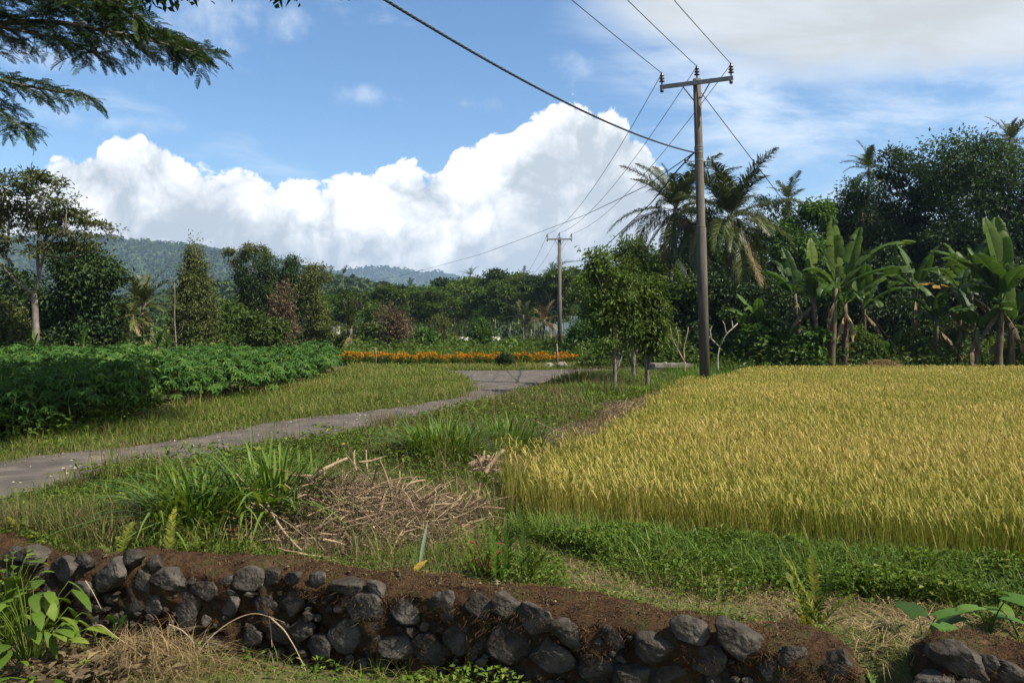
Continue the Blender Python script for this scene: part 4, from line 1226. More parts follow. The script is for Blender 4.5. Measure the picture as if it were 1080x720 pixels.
# far wood: slender pale trunks with high umbrella crowns
protos = []
wl = 'slender pale-trunked tree in the far wood beyond the orange flowers'
for k in range(5):
    H = (11.5, 12.5, 10.5, 12.0, 9.5)[k]; r = np.random.default_rng(200 + k)
    lob = [(r.normal() * 1.2, r.normal() * 1.0, H * f, r.uniform(1.2, 2.3), r.uniform(1.2, 2.1), r.uniform(.45, .8)) for f in (.62, .72, .80, .87, .94)]
    lob += [(r.normal() * .8, r.normal() * .8, H * .5, 1.2, 1.2, .5)]
    protos.append(tree('wood_tree', wl, 'tree', (0, 0, 0), H, lob, 130, 26, .6, .48, .24, (L_mid, L_fresh, L_mid, L_dark, L_mid)[k], (M_palebark, M_bark, M_bark, M_palebark, M_bark)[k], .10, 210 + k, 'slender trees of the far wood', .75, 4, .45, .1, .2, limb_r=.5))
r = np.random.default_rng(77); used = set()
spots = []
for k in range(64):
    Y = r.uniform(104, 150); x = 318 + (608 - 318) * (k + r.uniform(0, 1)) / 64
    spots.append((x, Y))
for k, (x, Y) in enumerate(spots):
    ytop = np.interp(x, [310, 360, 400, 440, 500, 560, 600], [310, 312, 308, 304, 297, 294, 286]) + r.normal() * 4
    pi = k % 5; H = HT(ytop, Y); sc = H / (11.5, 12.5, 10.5, 12.0, 9.5)[pi]
    o = protos[pi] if pi not in used else copy_tree(protos[pi], (0, 0, 0))
    used.add(pi); o.location = (WX(x, Y), Y, -.1); o.scale = (max(.7, min(1.15, sc)), max(.7, min(1.15, sc)), sc); o.rotation_euler = (0, 0, r.uniform(0, 6.28))
# the mass behind and below them
mb = MB(); n = 1000; x = r.uniform(150, 760, n); Yv = r.uniform(150, 230, n)
yt = np.interp(x, [150, 300, 360, 400, 440, 500, 560, 600, 760], [335, 318, 312, 308, 303, 297, 294, 287, 280]) + r.uniform(0, 48, n)
c = np.stack([WX(x, Yv), Yv, CAMZ - (yt - HZ) / F * Yv], -1); c[:, 2] = np.maximum(c[:, 2], .8)
per = 46; d = rdir(n * per, r).reshape(n, per, 3); sz = r.uniform(1.2, 2.6, n)
pos = c[:, None] + d * (sz[:, None, None] * np.array([1, 1, .6]) * r.uniform(.3, 1, (n, per, 1)))
nr = d * .5 + rdir(n * per, r).reshape(n, per, 3) * .5 + [0, 0, .9]
leaves(mb, pos.reshape(-1, 3), rdir(n * per, r) + [0, 0, -.2], nr.reshape(-1, 3), .95, .5, np.clip(np.repeat(r.random(n), per) * .6 + r.random(n * per) * .4, 0, 1))
tag(mb.build('woodland', L_mid), 'solid green mass of woodland behind the slender trees', 'woods', kind='stuff')
for k in range(7):
    x = (348, 362, 496, 552, 590, 583, 433)[k]; Y = (190, 196, 170, 168, 160, 166, 200)[k]
    palm('coconut_palm', 'tiny far palm rising above the woodland skyline', LOC(x, Y), HT((291, 290, 291, 293, 283, 287, 303)[k], Y), 13, 3.4, 230 + k, L_dark, 'tiny palms on the woodland skyline', (0, 0), .15, (1.3, -.5), 16, .7, .5, 0, 1.3, False, .09)

# small farm buildings glimpsed at the edge of the wood
def hut(label, x, Y, w, d, h, roof_m, wall_m, rz):
    t = thing('farm_shed', (WX(x, Y), Y, 0), label, 'shed', None, rz)
    mb = MB(); box(mb, (0, 0, h / 2), (w, d, h)); mb.build('wall', wall_m, t)
    mb = MB(); rz_ = h + w * .22
    V = np.array([[-w * .6, -d * .58, h - .1], [w * .6, -d * .58, h - .1], [w * .6, 0, rz_], [-w * .6, 0, rz_], [w * .6, d * .58, h - .1], [-w * .6, d * .58, h - .1]])
    V2 = V + [0, 0, .08]
    mb.add(np.concatenate([V, V2]), [[0, 5, 3], [1, 2, 4], [6, 9, 11], [7, 10, 8]], [[0, 1, 2, 3], [3, 2, 4, 5], [6, 7, 8, 9], [9, 8, 10, 11], [0, 1, 7, 6], [5, 4, 10, 11]])
    mb.build('roof', roof_m, t)
    mb = MB(); box(mb, (0, -d / 2 - .02, h * .42), (w * .22, .05, h * .84)); mb.build('door', M_wood, t)
M_white = rough_mat('white_sheet_roof', [(.30, .30, .29), (.50, .50, .48)], 3, 4, .6, .1)
M_tile = rough_mat('clay_tile', [(.20, .09, .06), (.34, .17, .11)], 5, 4, .8, .2)
M_wallp = rough_mat('plaster_wall', [(.30, .28, .24), (.48, .46, .41)], 3, 4, .85, .1)
hut('low shed with white sheet roof at the edge of the woods', 488, 76, 2.4, 1.6, .75, M_white, M_wallp, .2)
hut('tiny white-roofed shed right of the bright green bush', 518, 78, 1.4, 1.0, 1.0, M_white, M_wallp, -.2)
hut('small red-roofed house on the wooded hillside', 340, 150, 6, 4, 6.0, M_tile, M_wallp, .3)

for x, yt, Yt, w, sd, lab in ((722, 246, 60, 84, 431, 'dark tree filling the gap between the two coconut palms'), (688, 262, 56, 70, 433, 'green tree low behind the left coconut palm'), (640, 288, 62, 64, 434, 'mid-green tree right of the distant pole'), (870, 225, 58, 70, 436, 'dark tree behind the yellow-green tree'), (757, 292, 41, 60, 437, 'leafy tree hiding the trunk of the right coconut palm'), (806, 212, 62, 84, 445, 'tall dark tree between the big drooping palm and the yellow-green tree'), (741, 228, 63, 74, 443, 'tall dark tree right behind the near pole and palms'), (698, 305, 42, 50, 438, 'small leafy tree hiding the trunk of the left coconut palm')):
    pxtree('leafy_tree', lab, x, yt, Yt, w, 365, 6, 260, 36, L_mid if sd in (433, 434) else L_dark, M_bark, sd, .6, .24, .10, twigs=3, rr=(.5, .66), shell=.5)
for k, (x, Yp, hh, n, L_, lab) in enumerate(((802, 37, 2.0, 7, 1.9, 'small banana plant right behind the fresh big-leaved shrub'), (912, 38.5, 2.9, 8, 2.3, 'banana plant standing close behind the arching clump'), (985, 37, 2.3, 7, 2.0, 'banana plant below the snapped yellow leaf'), (962, 40, 3.7, 8, 2.5, 'tall shaded banana plant between the two big banana clumps'), (1030, 38.5, 3.9, 8, 2.6, 'tall banana plant behind the broad right-edge one'))):
    banana(lab, LOC(x, Yp), hh, rand_banana(560 + k, n, L_), 570 + k, 'banana plants along the paddy', r0=.13, W=.68, tear=.45)
# --- small banana plants beyond the cassava
for k, (x, Y, yb, n, lab) in enumerate(((36, 33, 366, 7, 'small banana plant with splayed leaves under the tall pale tree'), (86, 33, 364, 5, 'small banana plant with one upright leaf near the left dark tree'), (166, 34, 364, 4, 'small banana plant with upright leaves before the short palm'), (176, 36, 364, 4, 'small banana plant nearest the conical tree'), (297, 37, 372, 5, 'broad-leaved banana plant at the far end of the crop'))):
    zt = CAMZ - (yb - HZ) / F * Y
    banana(lab, LOC(x, Y), max(.5, zt), [(0, a, e, d_, L_ * .8, None) for (_, a, e, d_, L_, _) in rand_banana(300 + k, n, 1.0)], 310 + k, 'banana plants beyond the cassava', r0=.07, W=.34, tear=.1)

# ------------------------------------------------------------------ right-hand grove
palm('coconut_palm', 'coconut palm with drooping fronds left of the near pole', LOC(704, 50), HT(222, 50), 30, 4.6, 400, None, None, (.5, 0), .17, (1.45, -.6), 84, 1.0, .75, 3, 1.4, leaf_w=.05)
palm('coconut_palm', 'coconut palm with big drooping fronds right of the near pole', LOC(776, 44), HT(232, 44), 30, 4.4, 401, None, None, (-.3, 0), .17, (1.45, -.6), 84, 1.0, .75, 3, 1.5, leaf_w=.05)
palm('coconut_palm', 'distant coconut palm tuft behind the yellow-green tree', LOC(832, 78), HT(212, 78), 17, 3.0, 402, None, None, (0, 0), .17, (1.4, -.4), 30, .8, .5, 0, 1.2, False, .07)
palm('coconut_palm', 'distant coconut palm rising over the dark trees', LOC(912, 74), HT(180, 74), 18, 2.9, 403, None, None, (.4, 0), .17, (1.45, -.6), 30, .75, .5, 0, 1.2, False, .07)
palm('coconut_palm', 'coconut palm top poking above the dark tree at the far right', LOC(1062, 66), HT(150, 66), 18, 2.8, 404, None, None, (.3, 0), .17, (1.45, -.5), 30, .7, .5, 0, 1.2, False, .07)
big = dict(twigs=3, rr=(.5, .66), shell=.5)
pxtree('great_tree', 'huge dark round tree crown at the upper right', 1040, 143, 52, 190, 330, 9, 620, 40, L_dark, M_bark, 410, .75, .26, .10, r0=.35, **big)
pxtree('great_tree', 'dark tall tree between the far palm and the huge tree', 965, 160, 55, 120, 330, 7, 420, 40, L_dark, M_bark, 412, .7, .26, .10, r0=.3, **big)
pxtree('great_tree', 'dark leafy tree under the distant palm', 905, 190, 53, 84, 340, 6, 330, 38, L_dark, M_bark, 414, .6, .24, .10, r0=.22, **big)
pxtree('leafy_tree', 'sunlit yellow-green tree right of the big drooping palm', 845, 212, 50, 84, 345, 6, 300, 36, L_fresh, M_bark, 416, .5, .24, .12, r0=.16, twigs=4, rr=(.42, .58))
pxtree('leafy_tree', 'shaded green tree behind the two coconut palms', 745, 240, 60, 110, 365, 6, 320, 36, L_dark, M_bark, 418, .65, .25, .10, **big)
pxtree('leafy_tree', 'feathery tree left of the palms above the young trees', 660, 252, 47, 92, 365, 7, 320, 34, L_mid, M_bark, 420, .45, .22, .08, twigs=6)
pxtree('leafy_tree', 'dark green tree hanging over the right banana plants', 1010, 235, 47, 130, 366, 6, 340, 36, L_dark, M_bark, 422, .6, .24, .10, **big)
pxtree('leafy_tree', 'dark shrubby tree behind the middle banana plants', 800, 272, 47, 100, 372, 5, 260, 36, L_dark, M_bark, 424, .5, .22, .10, **big)
pxtree('leafy_tree', 'dark shrubby tree right behind the tall arching banana', 930, 262, 45, 100, 372, 5, 260, 36, L_dark, M_bark, 426, .5, .24, .10, **big)
pxtree('leafy_tree', 'slim green tree just left of the near pole', 718, 300, 41, 60, 378, 5, 160, 34, L_mid, M_redbark, 428, .4, .2, .10, twigs=10)
pxtree('leafy_tree', 'dark tree closing the right edge of the grove', 1098, 215, 46, 90, 366, 5, 260, 36, L_dark, M_bark, 430, .6, .25, .10, **big)
mb = MB(); o_ = np.array(LOC(727, 43))
tube(mb, np.array([P(733, 330, 43), P(727, 305, 43), P(721, 285, 43.2), P(717, 276, 43.4)]) - o_, [.10, .11, .10, .07], 8, .8)
tube(mb, np.array([P(733, 330, 43), P(738, 352, 43), P(741, 385, 43)]) - o_, [.10, .12, .15], 8, .6)
ot = mb.build('broken_trunk', M_palebark, None, True); ot.location = o_; tag(ot, 'pale broken leaning trunk just left of the near pole', 'dead tree')

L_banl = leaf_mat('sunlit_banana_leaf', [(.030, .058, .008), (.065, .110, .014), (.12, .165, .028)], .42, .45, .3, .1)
# banana plants at the edge of the paddy (azimuth 0 = towards the right)
PI = math.pi
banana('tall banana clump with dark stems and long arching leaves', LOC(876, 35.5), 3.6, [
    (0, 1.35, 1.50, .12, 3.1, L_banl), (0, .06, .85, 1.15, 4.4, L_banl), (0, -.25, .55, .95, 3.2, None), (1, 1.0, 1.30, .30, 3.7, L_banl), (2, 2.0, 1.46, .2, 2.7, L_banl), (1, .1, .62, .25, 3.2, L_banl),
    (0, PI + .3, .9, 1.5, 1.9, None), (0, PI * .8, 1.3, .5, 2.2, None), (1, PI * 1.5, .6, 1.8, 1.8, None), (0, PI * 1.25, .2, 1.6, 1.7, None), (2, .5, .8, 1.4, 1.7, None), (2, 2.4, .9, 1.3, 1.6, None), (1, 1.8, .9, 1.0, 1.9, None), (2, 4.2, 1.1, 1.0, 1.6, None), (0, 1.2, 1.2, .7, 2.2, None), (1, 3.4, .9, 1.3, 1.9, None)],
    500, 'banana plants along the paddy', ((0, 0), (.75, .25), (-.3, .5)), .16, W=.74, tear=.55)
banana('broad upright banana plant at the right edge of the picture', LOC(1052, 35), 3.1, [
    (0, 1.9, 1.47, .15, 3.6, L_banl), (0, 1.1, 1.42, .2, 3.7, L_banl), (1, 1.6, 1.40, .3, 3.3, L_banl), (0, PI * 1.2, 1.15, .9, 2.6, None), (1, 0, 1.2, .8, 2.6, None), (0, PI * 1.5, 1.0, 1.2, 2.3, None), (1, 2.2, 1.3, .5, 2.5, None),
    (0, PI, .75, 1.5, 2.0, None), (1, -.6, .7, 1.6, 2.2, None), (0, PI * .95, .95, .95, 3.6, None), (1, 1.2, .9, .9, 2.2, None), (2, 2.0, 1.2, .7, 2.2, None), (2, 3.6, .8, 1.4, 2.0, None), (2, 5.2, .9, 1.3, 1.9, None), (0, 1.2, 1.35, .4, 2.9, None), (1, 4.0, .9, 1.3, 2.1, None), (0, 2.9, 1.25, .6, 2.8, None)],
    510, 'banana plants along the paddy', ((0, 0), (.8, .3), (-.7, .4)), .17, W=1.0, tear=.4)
banana('banana plant with one bright upright leaf in the grove', LOC(828, 36.5), 1.3, [(0, 2.6, 1.35, .2, 2.0, None), (0, .6, 1.1, .8, 1.5, None), (0, 3.6, .8, 1.4, 1.4, None), (0, 5.0, .9, 1.3, 1.4, None)], 520, 'banana plants along the paddy', r0=.11, W=.62, tear=.2)
banana('shaded banana plant left of the tall arching banana clump', LOC(846, 38), 3.5, [(0, PI * .5, 1.4, .3, 2.4, None), (0, PI, .95, 1.2, 2.0, None), (0, 1.0, 1.0, 1.2, 2.2, None), (0, 4.6, .7, 1.5, 1.8, None), (0, 2.2, 1.2, .8, 2.1, None)], 525, 'banana plants along the paddy', r0=.14, W=.66, tear=.4)
banana('young banana plant with fresh leaves right of the arching clump', LOC(935, 36), .75, [(0, .4, 1.1, .8, 1.5, L_ban), (0, 2.4, .9, 1.0, 1.4, None), (0, 4.2, .9, 1.2, 1.2, None), (0, 5.6, 1.2, .7, 1.3, None)], 530, 'banana plants along the paddy', r0=.09, W=.5, tear=.1)
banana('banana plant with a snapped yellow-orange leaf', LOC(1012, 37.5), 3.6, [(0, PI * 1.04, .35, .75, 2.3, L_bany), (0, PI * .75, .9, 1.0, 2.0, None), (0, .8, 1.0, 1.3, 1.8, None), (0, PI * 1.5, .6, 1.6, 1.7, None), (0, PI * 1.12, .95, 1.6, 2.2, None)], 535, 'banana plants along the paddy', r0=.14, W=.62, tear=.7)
# bare frangipani and leafless shrub
def bare_shrub(label, x, Y, segs, bark, r0, name='bare_shrub'):
    o_ = np.array(LOC(x, Y)); mb = MB()
    for pl, ra in segs:
        pts = np.array([P(a, b, Y + dy) for a, b, dy in pl]) - o_
        u = np.linspace(0, 1, 8); tk = np.linspace(0, 1, len(pts)); pth = np.stack([np.interp(u, tk, pts[:, c]) for c in range(3)], -1)
        tube(mb, pth, np.linspace(r0 * ra, r0 * ra * .6, 8), 7, .7, wob=.06)
    o = mb.build(name, bark, None, True); o.location = o_; return tag(o, label, 'shrub')
bare_shrub('bare pale frangipani with stubby forked branches beside the pole', 758, 29, [([(757, 392, 0), (757, 375, 0), (759, 366, 0)], 1), ([(759, 366, 0), (750, 357, .1), (745, 353, .2), (742, 354, .1)], .75), ([(759, 366, 0), (766, 352, -.1), (773, 346, 0), (778, 341, .2)], .75), ([(750, 357, .1), (749, 348, .2), (751, 344, .2)], .6), ([(766, 352, -.1), (764, 342, -.2), (762, 338, -.1)], .55), ([(773, 346, 0), (772, 338, .2)], .5), ([(742, 354, .1), (737, 352, .2)], .5)], M_palebark, .036, 'frangipani')
bare_shrub('thin leafless twiggy shrub between the young trees and pole', 716, 30, [([(722, 382, 0), (714, 367, 0), (709, 357, .1), (707, 346, .2)], .6), ([(722, 382, 0), (721, 366, .2), (725, 352, .2), (726, 345, .3)], .55), ([(722, 392, 0), (722, 382, 0)], .8), ([(714, 367, 0), (716, 356, -.1), (713, 344, 0)], .4), ([(709, 357, .1), (704, 352, .2)], .35)], M_wood, .04)
# leafy shrubs along the grove edge
for k, (x, yt, Y, w, lf, lab) in enumerate(((800, 335, 37, 56, L_fresh, 'fresh big-leaved shrub just right of the frangipani'), (775, 325, 39, 44, L_mid, 'green shrub behind the bare frangipani'), (905, 345, 36.5, 40, L_mid, 'low green shrub at the foot of the arching banana clump'), (968, 352, 35.5, 46, L_mid, 'low shrub right of the straw mound'), (995, 345, 38, 50, L_olive, 'olive shrub left of the right-hand banana plant'), (855, 350, 36, 34, L_fresh, 'small fresh shrub at the foot of the upright leaf banana'), (700, 350, 36, 40, L_mid, 'shrub behind the concrete slab'), (1080, 345, 36, 40, L_mid, 'low shrub at the far right paddy edge'), (655, 352, 40, 50, L_mid, 'shrub behind the trunks of the young trees'), (735, 340, 38, 36, L_dark, 'dark shrub right behind the near pole'))):
    pxtree('leafy_shrub', lab, x, yt, Y, w, 392, 4, 90, 28, lf, M_redbark, 440 + k * 3, .3, .24 if k in (0, 5) else .17, .13 if k in (0, 5) else .07, r0=.035, fork=.3, cat='shrub', twigs=6)
# ------------------------------------------------------------------ ground cover
def pts3(p, dz=0.0): return np.stack([p[:, 0], p[:, 1], ground_z(p[:, 0], p[:, 1]) + dz], -1)


# ripe rice
p = scatter(densify(RICE, .25, .22), 240000, 9, 1.1); n = len(p); r = np.random.default_rng(31)
ds = np.maximum(1, p[:, 1] / 9) ** .75
# planted in hills (clumps) on a loose grid
gridp = np.round(p / .2) * .2 + r.normal(size=(n, 2)) * .062
gridp += np.stack([fbm(p[:, 0] * 1.3, p[:, 1] * 1.3), fbm(p[:, 0] * 1.3 + 20, p[:, 1] * 1.3)], -1) * .12
P3 = pts3(gridp); patch = fbm(p[:, 0] * .35, p[:, 1] * .35, 4); row = fbm(gridp[:, 0] * 3, gridp[:, 1] * 3, 2)
hg = .60 + .12 * patch + .06 * row
mb = MB(); wind = .5 + 1.6 * fbm(p[:, 0] * .5 + 30, p[:, 1] * .5)
az = r.normal(size=n) * 2.0 + 3.6 + wind
blades(mb, P3, hg * r.uniform(.72, 1.14, n), .0058 * ds * r.uniform(.7, 1.3, n), az, r.uniform(.03, .36, n), np.clip(.27 + .8 * patch + .3 * row + .22 * np.exp(-np.maximum(0, p[:, 1] - (7.4 - .42 * p[:, 0])) / .7) + r.normal(size=n) * .25, 0, 1), 1.2, 3)
k = r.permutation(n)[:int(n * .34)]
base = P3[k] + np.stack([np.zeros(len(k)), np.zeros(len(k)), hg[k] * r.uniform(.72, 1.0, len(k))], -1)
nk = len(k); a2 = az[k] + r.normal(size=nk) * .7; L_ = r.uniform(.07, .13, nk)
dx = np.stack([np.cos(a2), np.sin(a2), np.zeros(nk)], -1); wv = np.stack([-np.sin(a2), np.cos(a2), np.zeros(nk)], -1) * (.0039 * ds[k] * r.uniform(.7, 1.3, nk))[:, None]
q1 = base + dx * (L_ * .35)[:, None] + np.array([0, 0, .03]); q2 = base + dx * (L_ * .75)[:, None] - np.array([0, 0, .02]); q3 = base + dx * (L_ * .95)[:, None]; q3[:, 2] -= L_ * .5
V = np.stack([base, base + wv * .4, q1 - wv, q1 + wv, q2 - wv * 1.1, q2 + wv * 1.1, q3], 1).reshape(-1, 3); i = np.arange(nk)[:, None] * 7
mb.add(V, i + [4, 5, 6], np.concatenate([i + [0, 1, 3, 2], i + [2, 3, 5, 4]]), np.repeat(np.clip(.66 + .5 * patch[k] + r.normal(size=nk) * .14, 0, 1), 7))
tag(mb.build('rice_crop', L_rice), 'ripening golden rice filling the paddy on the right', 'rice', kind='stuff')

rice_edge = lambda y: (y - 8.3) * .335
YR = [8.4, 9.2, 12.2, 15.6, 20.5, 25, 30]; XR = [-9, -5.8, -3.8, -2.4, -.5, .6, 2.5]
EX, EY = ng[:, 0], ng[:, 1]


def near_road(p, marg=.1):
    return p[:, 1] > np.interp(p[:, 0], EX, EY) - marg


def off_road(p, pad=0.0):
    return ~in_poly(p[:, 0], p[:, 1] + 0 * pad, ROAD)


def cover(name, label, leaf, poly, n, h, w, seed, lean=(.2, 1.2), Y0=7, pw=1.0, keep=None, seg=3, vb=.5, vs_=.2, patchy=.0, cat='grass', dsp=.7, hp=.5):
    r = np.random.default_rng(seed); p = scatter(poly, n, Y0, pw)
    if keep is not None: p = p[keep(p)]
    pt = fbm(p[:, 0] * .9 + seed, p[:, 1] * .9, 4)
    if patchy: 
        ok = r.random(len(p)) < np.clip(.5 + patchy * pt, .05, 1); p = p[ok]; pt = pt[ok]
    n = len(p); ds = np.maximum(1, p[:, 1] / Y0) ** dsp
    mb = MB(); blades(mb, pts3(p, -.01), h * (1 + hp * 2 * pt) * r.uniform(.45, 1.2, n), w * ds * r.uniform(.6, 1.3, n), r.uniform(0, 6.28, n), r.uniform(*lean, n), np.clip(vb + pt * .8 + r.normal(size=n) * vs_, 0, 1), 1.0, seg)
    return tag(mb.build(name, leaf), label, cat, kind='stuff')


def leafcover(name, label, leaf, poly, n, H, L, W, seed, Y0=6, pw=1.0, keep=None, patchy=1.0, vb=.5, cat='weeds', dsp=.6):
    r = np.random.default_rng(seed); p = scatter(poly, n, Y0, pw)
    if keep is not None: p = p[keep(p)]
    pt = fbm(p[:, 0] * 1.6 + seed, p[:, 1] * 1.6, 4)
    ok = r.random(len(p)) < np.clip(.6 + patchy * 2 * pt, .03, 1); p = p[ok]; pt = pt[ok]; n = len(p)
    ds = np.maximum(1, p[:, 1] / Y0) ** dsp
    top = H * np.clip(.55 + 1.6 * pt, .12, 1.3)
    z = top * r.random(n) ** .5
    d = rdir(n, r); d[:, 2] *= .5; nr = rdir(n, r) * .5 + [0, 0, 1.0]
    mb = MB(); leaves(mb, pts3(p) + np.stack([0 * z, 0 * z, z], -1), d, nr, L * ds * r.uniform(.6, 1.3, n), W * ds * r.uniform(.6, 1.3, n), np.clip(vb + .6 * pt + r.normal(size=n) * .2, 0, 1))
    return tag(mb.build(name, leaf), label, cat, kind='stuff')


wx = np.linspace(-5.5, 5, 24)
behind = [(x, float(wall_y(x)) + .02) for x in wx]
# strip between the wall, the road and the paddy
VERGE = np.array(behind + [(8, 5.2), (4.2, 6.3), (2.8, 6.6), (1.4, 7.2), (.2, 7.9)] + [(rice_edge(y) - .15, y) for y in (8.3, 12, 16, 20, 24.5)] + [(5.0, 30), (3.4, 30.5)] + [(x, y) for x, y in ng[::-1] if x > -9] )
NEAR = np.array(behind + [(8, 4.9), (3.7, 5.8), (2.56, 6.1), (1.25, 6.8), (.4, 7.2), (.05, 8.0), (.3, 9.2), (-7.5, 9.2)])
dryband = lambda p: (p[:, 0] > .35) & (p[:, 1] < wall_y(p[:, 0]) + .75 + .25 * np.sin(p[:, 0] * 4))
not_pile = lambda p: ((((p[:, 0] + 1.35) / 1.1) ** 2 + ((p[:, 1] - 6.95) / .95) ** 2 > 1) & ~dryband(p)) | (np.random.default_rng(1).random(len(p)) < .13)
near_part = lambda p: (p[:, 1] <= 9.0) & not_pile(p) & off_road(p)
far_part = lambda p: off_road(p) & (p[:, 1] > 8.4 + .55 * np.maximum(0, p[:, 0])) & (p[:, 0] < rice_edge(p[:, 1]) - .75)
cover('verge_grass', 'olive and purplish seeding grass on the bank along the road', L_verge, VERGE, 110000, .28, .0075, 41, (.15, 1.1), 9, .8, lambda p: far_part(p), 3, .50, .26, 1.2, hp=1.1)
cover('seed_stalks', 'tall thin purplish seed stalks standing above the verge grass', L_verge, VERGE, 16000, .48, .005, 141, (.1, .8), 9, .8, lambda p: far_part(p), 4, .72, .25, 2.5, hp=.7)
leafcover('tall_weeds', 'scattered taller leafy weeds in the verge', L_weed, VERGE, 22000, .30, .07, .032, 142, 9, .7, lambda p: far_part(p), 2.6, .5)
cover('olive_grass', 'shaggy half-dry olive grass between the road and the wall at the left', L_verge, np.array([(-7, 6.9), (-5.5, 6.95), (-4, 6.5), (-3.1, 6.2), (-2.8, 6.2), (-2.9, 7.4), (-3.6, 8.3), (-6.5, 8.8), (-8, 8.6)]), 26000, .33, .006, 143, (.2, 1.1), 7, .3, off_road, 4, .6, .25, 1.0, hp=1.0)
leafcover('leaf_litter', 'dry brown leaves and litter among the weeds behind the wall', L_brown, NEAR, 16000, .05, .05, .022, 144, 6, .4, lambda p: near_part(p), 2.2, .55)
cover('straw_litter', 'dry straw lying among the weeds behind the wall', L_straw, NEAR, 22000, .07, .004, 145, (1.4, 3.2), 6, .4, lambda p: near_part(p), 3, .35, .25, 2.4)
cover('tall_weed_grass', 'taller grass blades standing among the weeds behind the wall', L_grass, NEAR, 14000, .30, .006, 146, (.2, 1.0), 6, .4, lambda p: near_part(p), 4, .5, .25, 2.6, hp=.9)
leafcover('verge_weeds', 'low leafy weeds mixed into the roadside bank', L_weed, VERGE, 50000, .24, .05, .028, 42, 9, .8, lambda p: far_part(p), 1.0, .4)
cover('short_grass', 'short green grass behind the stone wall', L_grass, NEAR, 80000, .15, .006, 43, (.3, 1.5), 6, .4, lambda p: near_part(p), 3, .38, .25, 1.6)
leafcover('low_weeds', 'dense low green weeds behind the stone wall', L_weed, NEAR, 80000, .17, .034, .02, 44, 6, .4, lambda p: near_part(p), 2.4, .40)
dry = lambda p: (p[:, 0] > .4 + .4 * np.random.default_rng(3).normal(size=len(p))) & (p[:, 1] < 5.9) & (p[:, 1] > wall_y(p[:, 0]))
cover('dry_grass', 'flattened dry straw grass between the wall and green weeds', L_straw, NEAR, 52000, .10, .004, 45, (1.2, 2.6), 6, .5, dry, 3, .5, .25, 1.4)
# thick green mat along the front of the paddy
front = np.array([(.0, 6.7), (.5, 6.05), (1.0, 5.65), (1.55, 5.35), (2.07, 5.12), (2.6, 4.95), (3.3, 4.75), (6, 3.7), (8, 5.0), (3.7, 5.95), (2.56, 6.25), (1.94, 6.6), (1.25, 7.0), (.3, 7.6), (.05, 8.2)])
leafcover('creeping_weeds', 'thick creeping green weeds along the front of the rice', L_weed, front, 46000, .22, .042, .022, 46, 6, .5, None, .9, .42)
cover('weed_grass', 'green grass sprouting through the creeping weeds', L_lush, front, 14000, .26, .006, 47, (.3, 1.4), 6, .5, None, 4, .5, .25, .6)
# dry straw along the left side of the paddy
left_edge = np.array([(rice_edge(y) - .75 - .15 * math.sin(y), y) for y in (7.8, 9, 11, 13, 16, 19, 22)] + [(rice_edge(y) + .12, y) for y in (22, 19, 16, 13, 11, 9, 8)])
cover('paddy_straw', 'brown dry stalks and straw heaped along the paddy edge', L_straw, left_edge, 17000, .20, .007, 48, (.8, 2.4), 8, .9, None, 3, .38, .25, .8)
cover('dead_stalks', 'dark brown dead stalks along the paddy edge', L_brown, left_edge, 9000, .28, .007, 49, (.3, 1.6), 8, .9, None, 3, .5, .25, 1.2)
cover('lush_grass', 'fresh green grass at the feet of the young trees and pole', L_lush, np.array([(1.5, 17), (3.0, 20), (4.3, 23.0), (5.6, 26), (9, 33), (7, 37), (3.4, 31), (2.4, 26), (1.2, 21)]), 17000, .42, .014, 50, (.2, 1.0), 20, .5, None, 3, .45, .25, .8)
# left of the road
CASS = np.array([G(-160, 474)[:2], G(-60, 472)[:2], G(0, 466)[:2], G(70, 463)[:2], G(130, 452)[:2], G(180, 436)[:2], G(240, 424)[:2], G(300, 414)[:2], G(338, 402)[:2], G(350, 395)[:2], G(352, 390)[:2], (-9.3, 42.5), (-42, 44), (-26, 16)])
LEFTG = np.array([G(-200, 560)[:2], G(-160, 470)[:2], G(0, 462)[:2], G(130, 448)[:2], G(240, 418)[:2], G(345, 398)[:2], G(372, 386)[:2], (-8.5, 42), (4.5, 42.5), (5, 37.5), *[tuple(q) for q in tg_[::-1][1:]], *[tuple(q) for q in fg[::-1]]])
cover('roadside_grass', 'pale green grass between the cassava and the road', L_grass, LEFTG, 100000, .27, .010, 51, (.2, 1.1), 14, .8, off_road, 3, .55, .22, .9, hp=1.0)
leafcover('roadside_weeds', 'small weeds in the grass beside the road', L_weed, LEFTG, 16000, .2, .06, .035, 52, 14, .8, off_road, 1.0, .5)
mead = np.array([(-9, 21), (-1.2, 22), (-1.6, 30), (-8, 38)])
# cassava
r = np.random.default_rng(61); p = scatter(CASS, 1500, 15, .6); n = len(p)
hh = .84 * (1.25 + .35 * fbm(p[:, 0] * .4, p[:, 1] * .4) * 2) * r.uniform(.75, 1.1, n) * np.interp(p[:, 1], [11, 14, 45], [.75, 1.0, 1.05])
per = 26; g = pts3(p)
a = r.uniform(0, 6.28, (n, per)); q = r.uniform(.05, .55, (n, per)); lv = r.uniform(.30, 1.0, (n, per)) ** .6
c = np.stack([g[:, None, 0] + np.cos(a) * q, g[:, None, 1] + np.sin(a) * q, g[:, None, 2] + hh[:, None] * lv - q * .25], -1).reshape(-1, 3)
aa = a.reshape(-1); m = len(c); nl = 6
tilt = unit(np.stack([np.cos(aa) * .45, np.sin(aa) * .45, np.ones(m)], -1) + rdir(m, r) * .3)
e1 = unit(np.cross(tilt, rdir(m, r))); e2 = np.cross(tilt, e1)
an = np.arange(nl) * (2 * PI / 7.2)
D = (np.cos(an)[None, :, None] * e1[:, None] + np.sin(an)[None, :, None] * e2[:, None]) - tilt[:, None] * .35
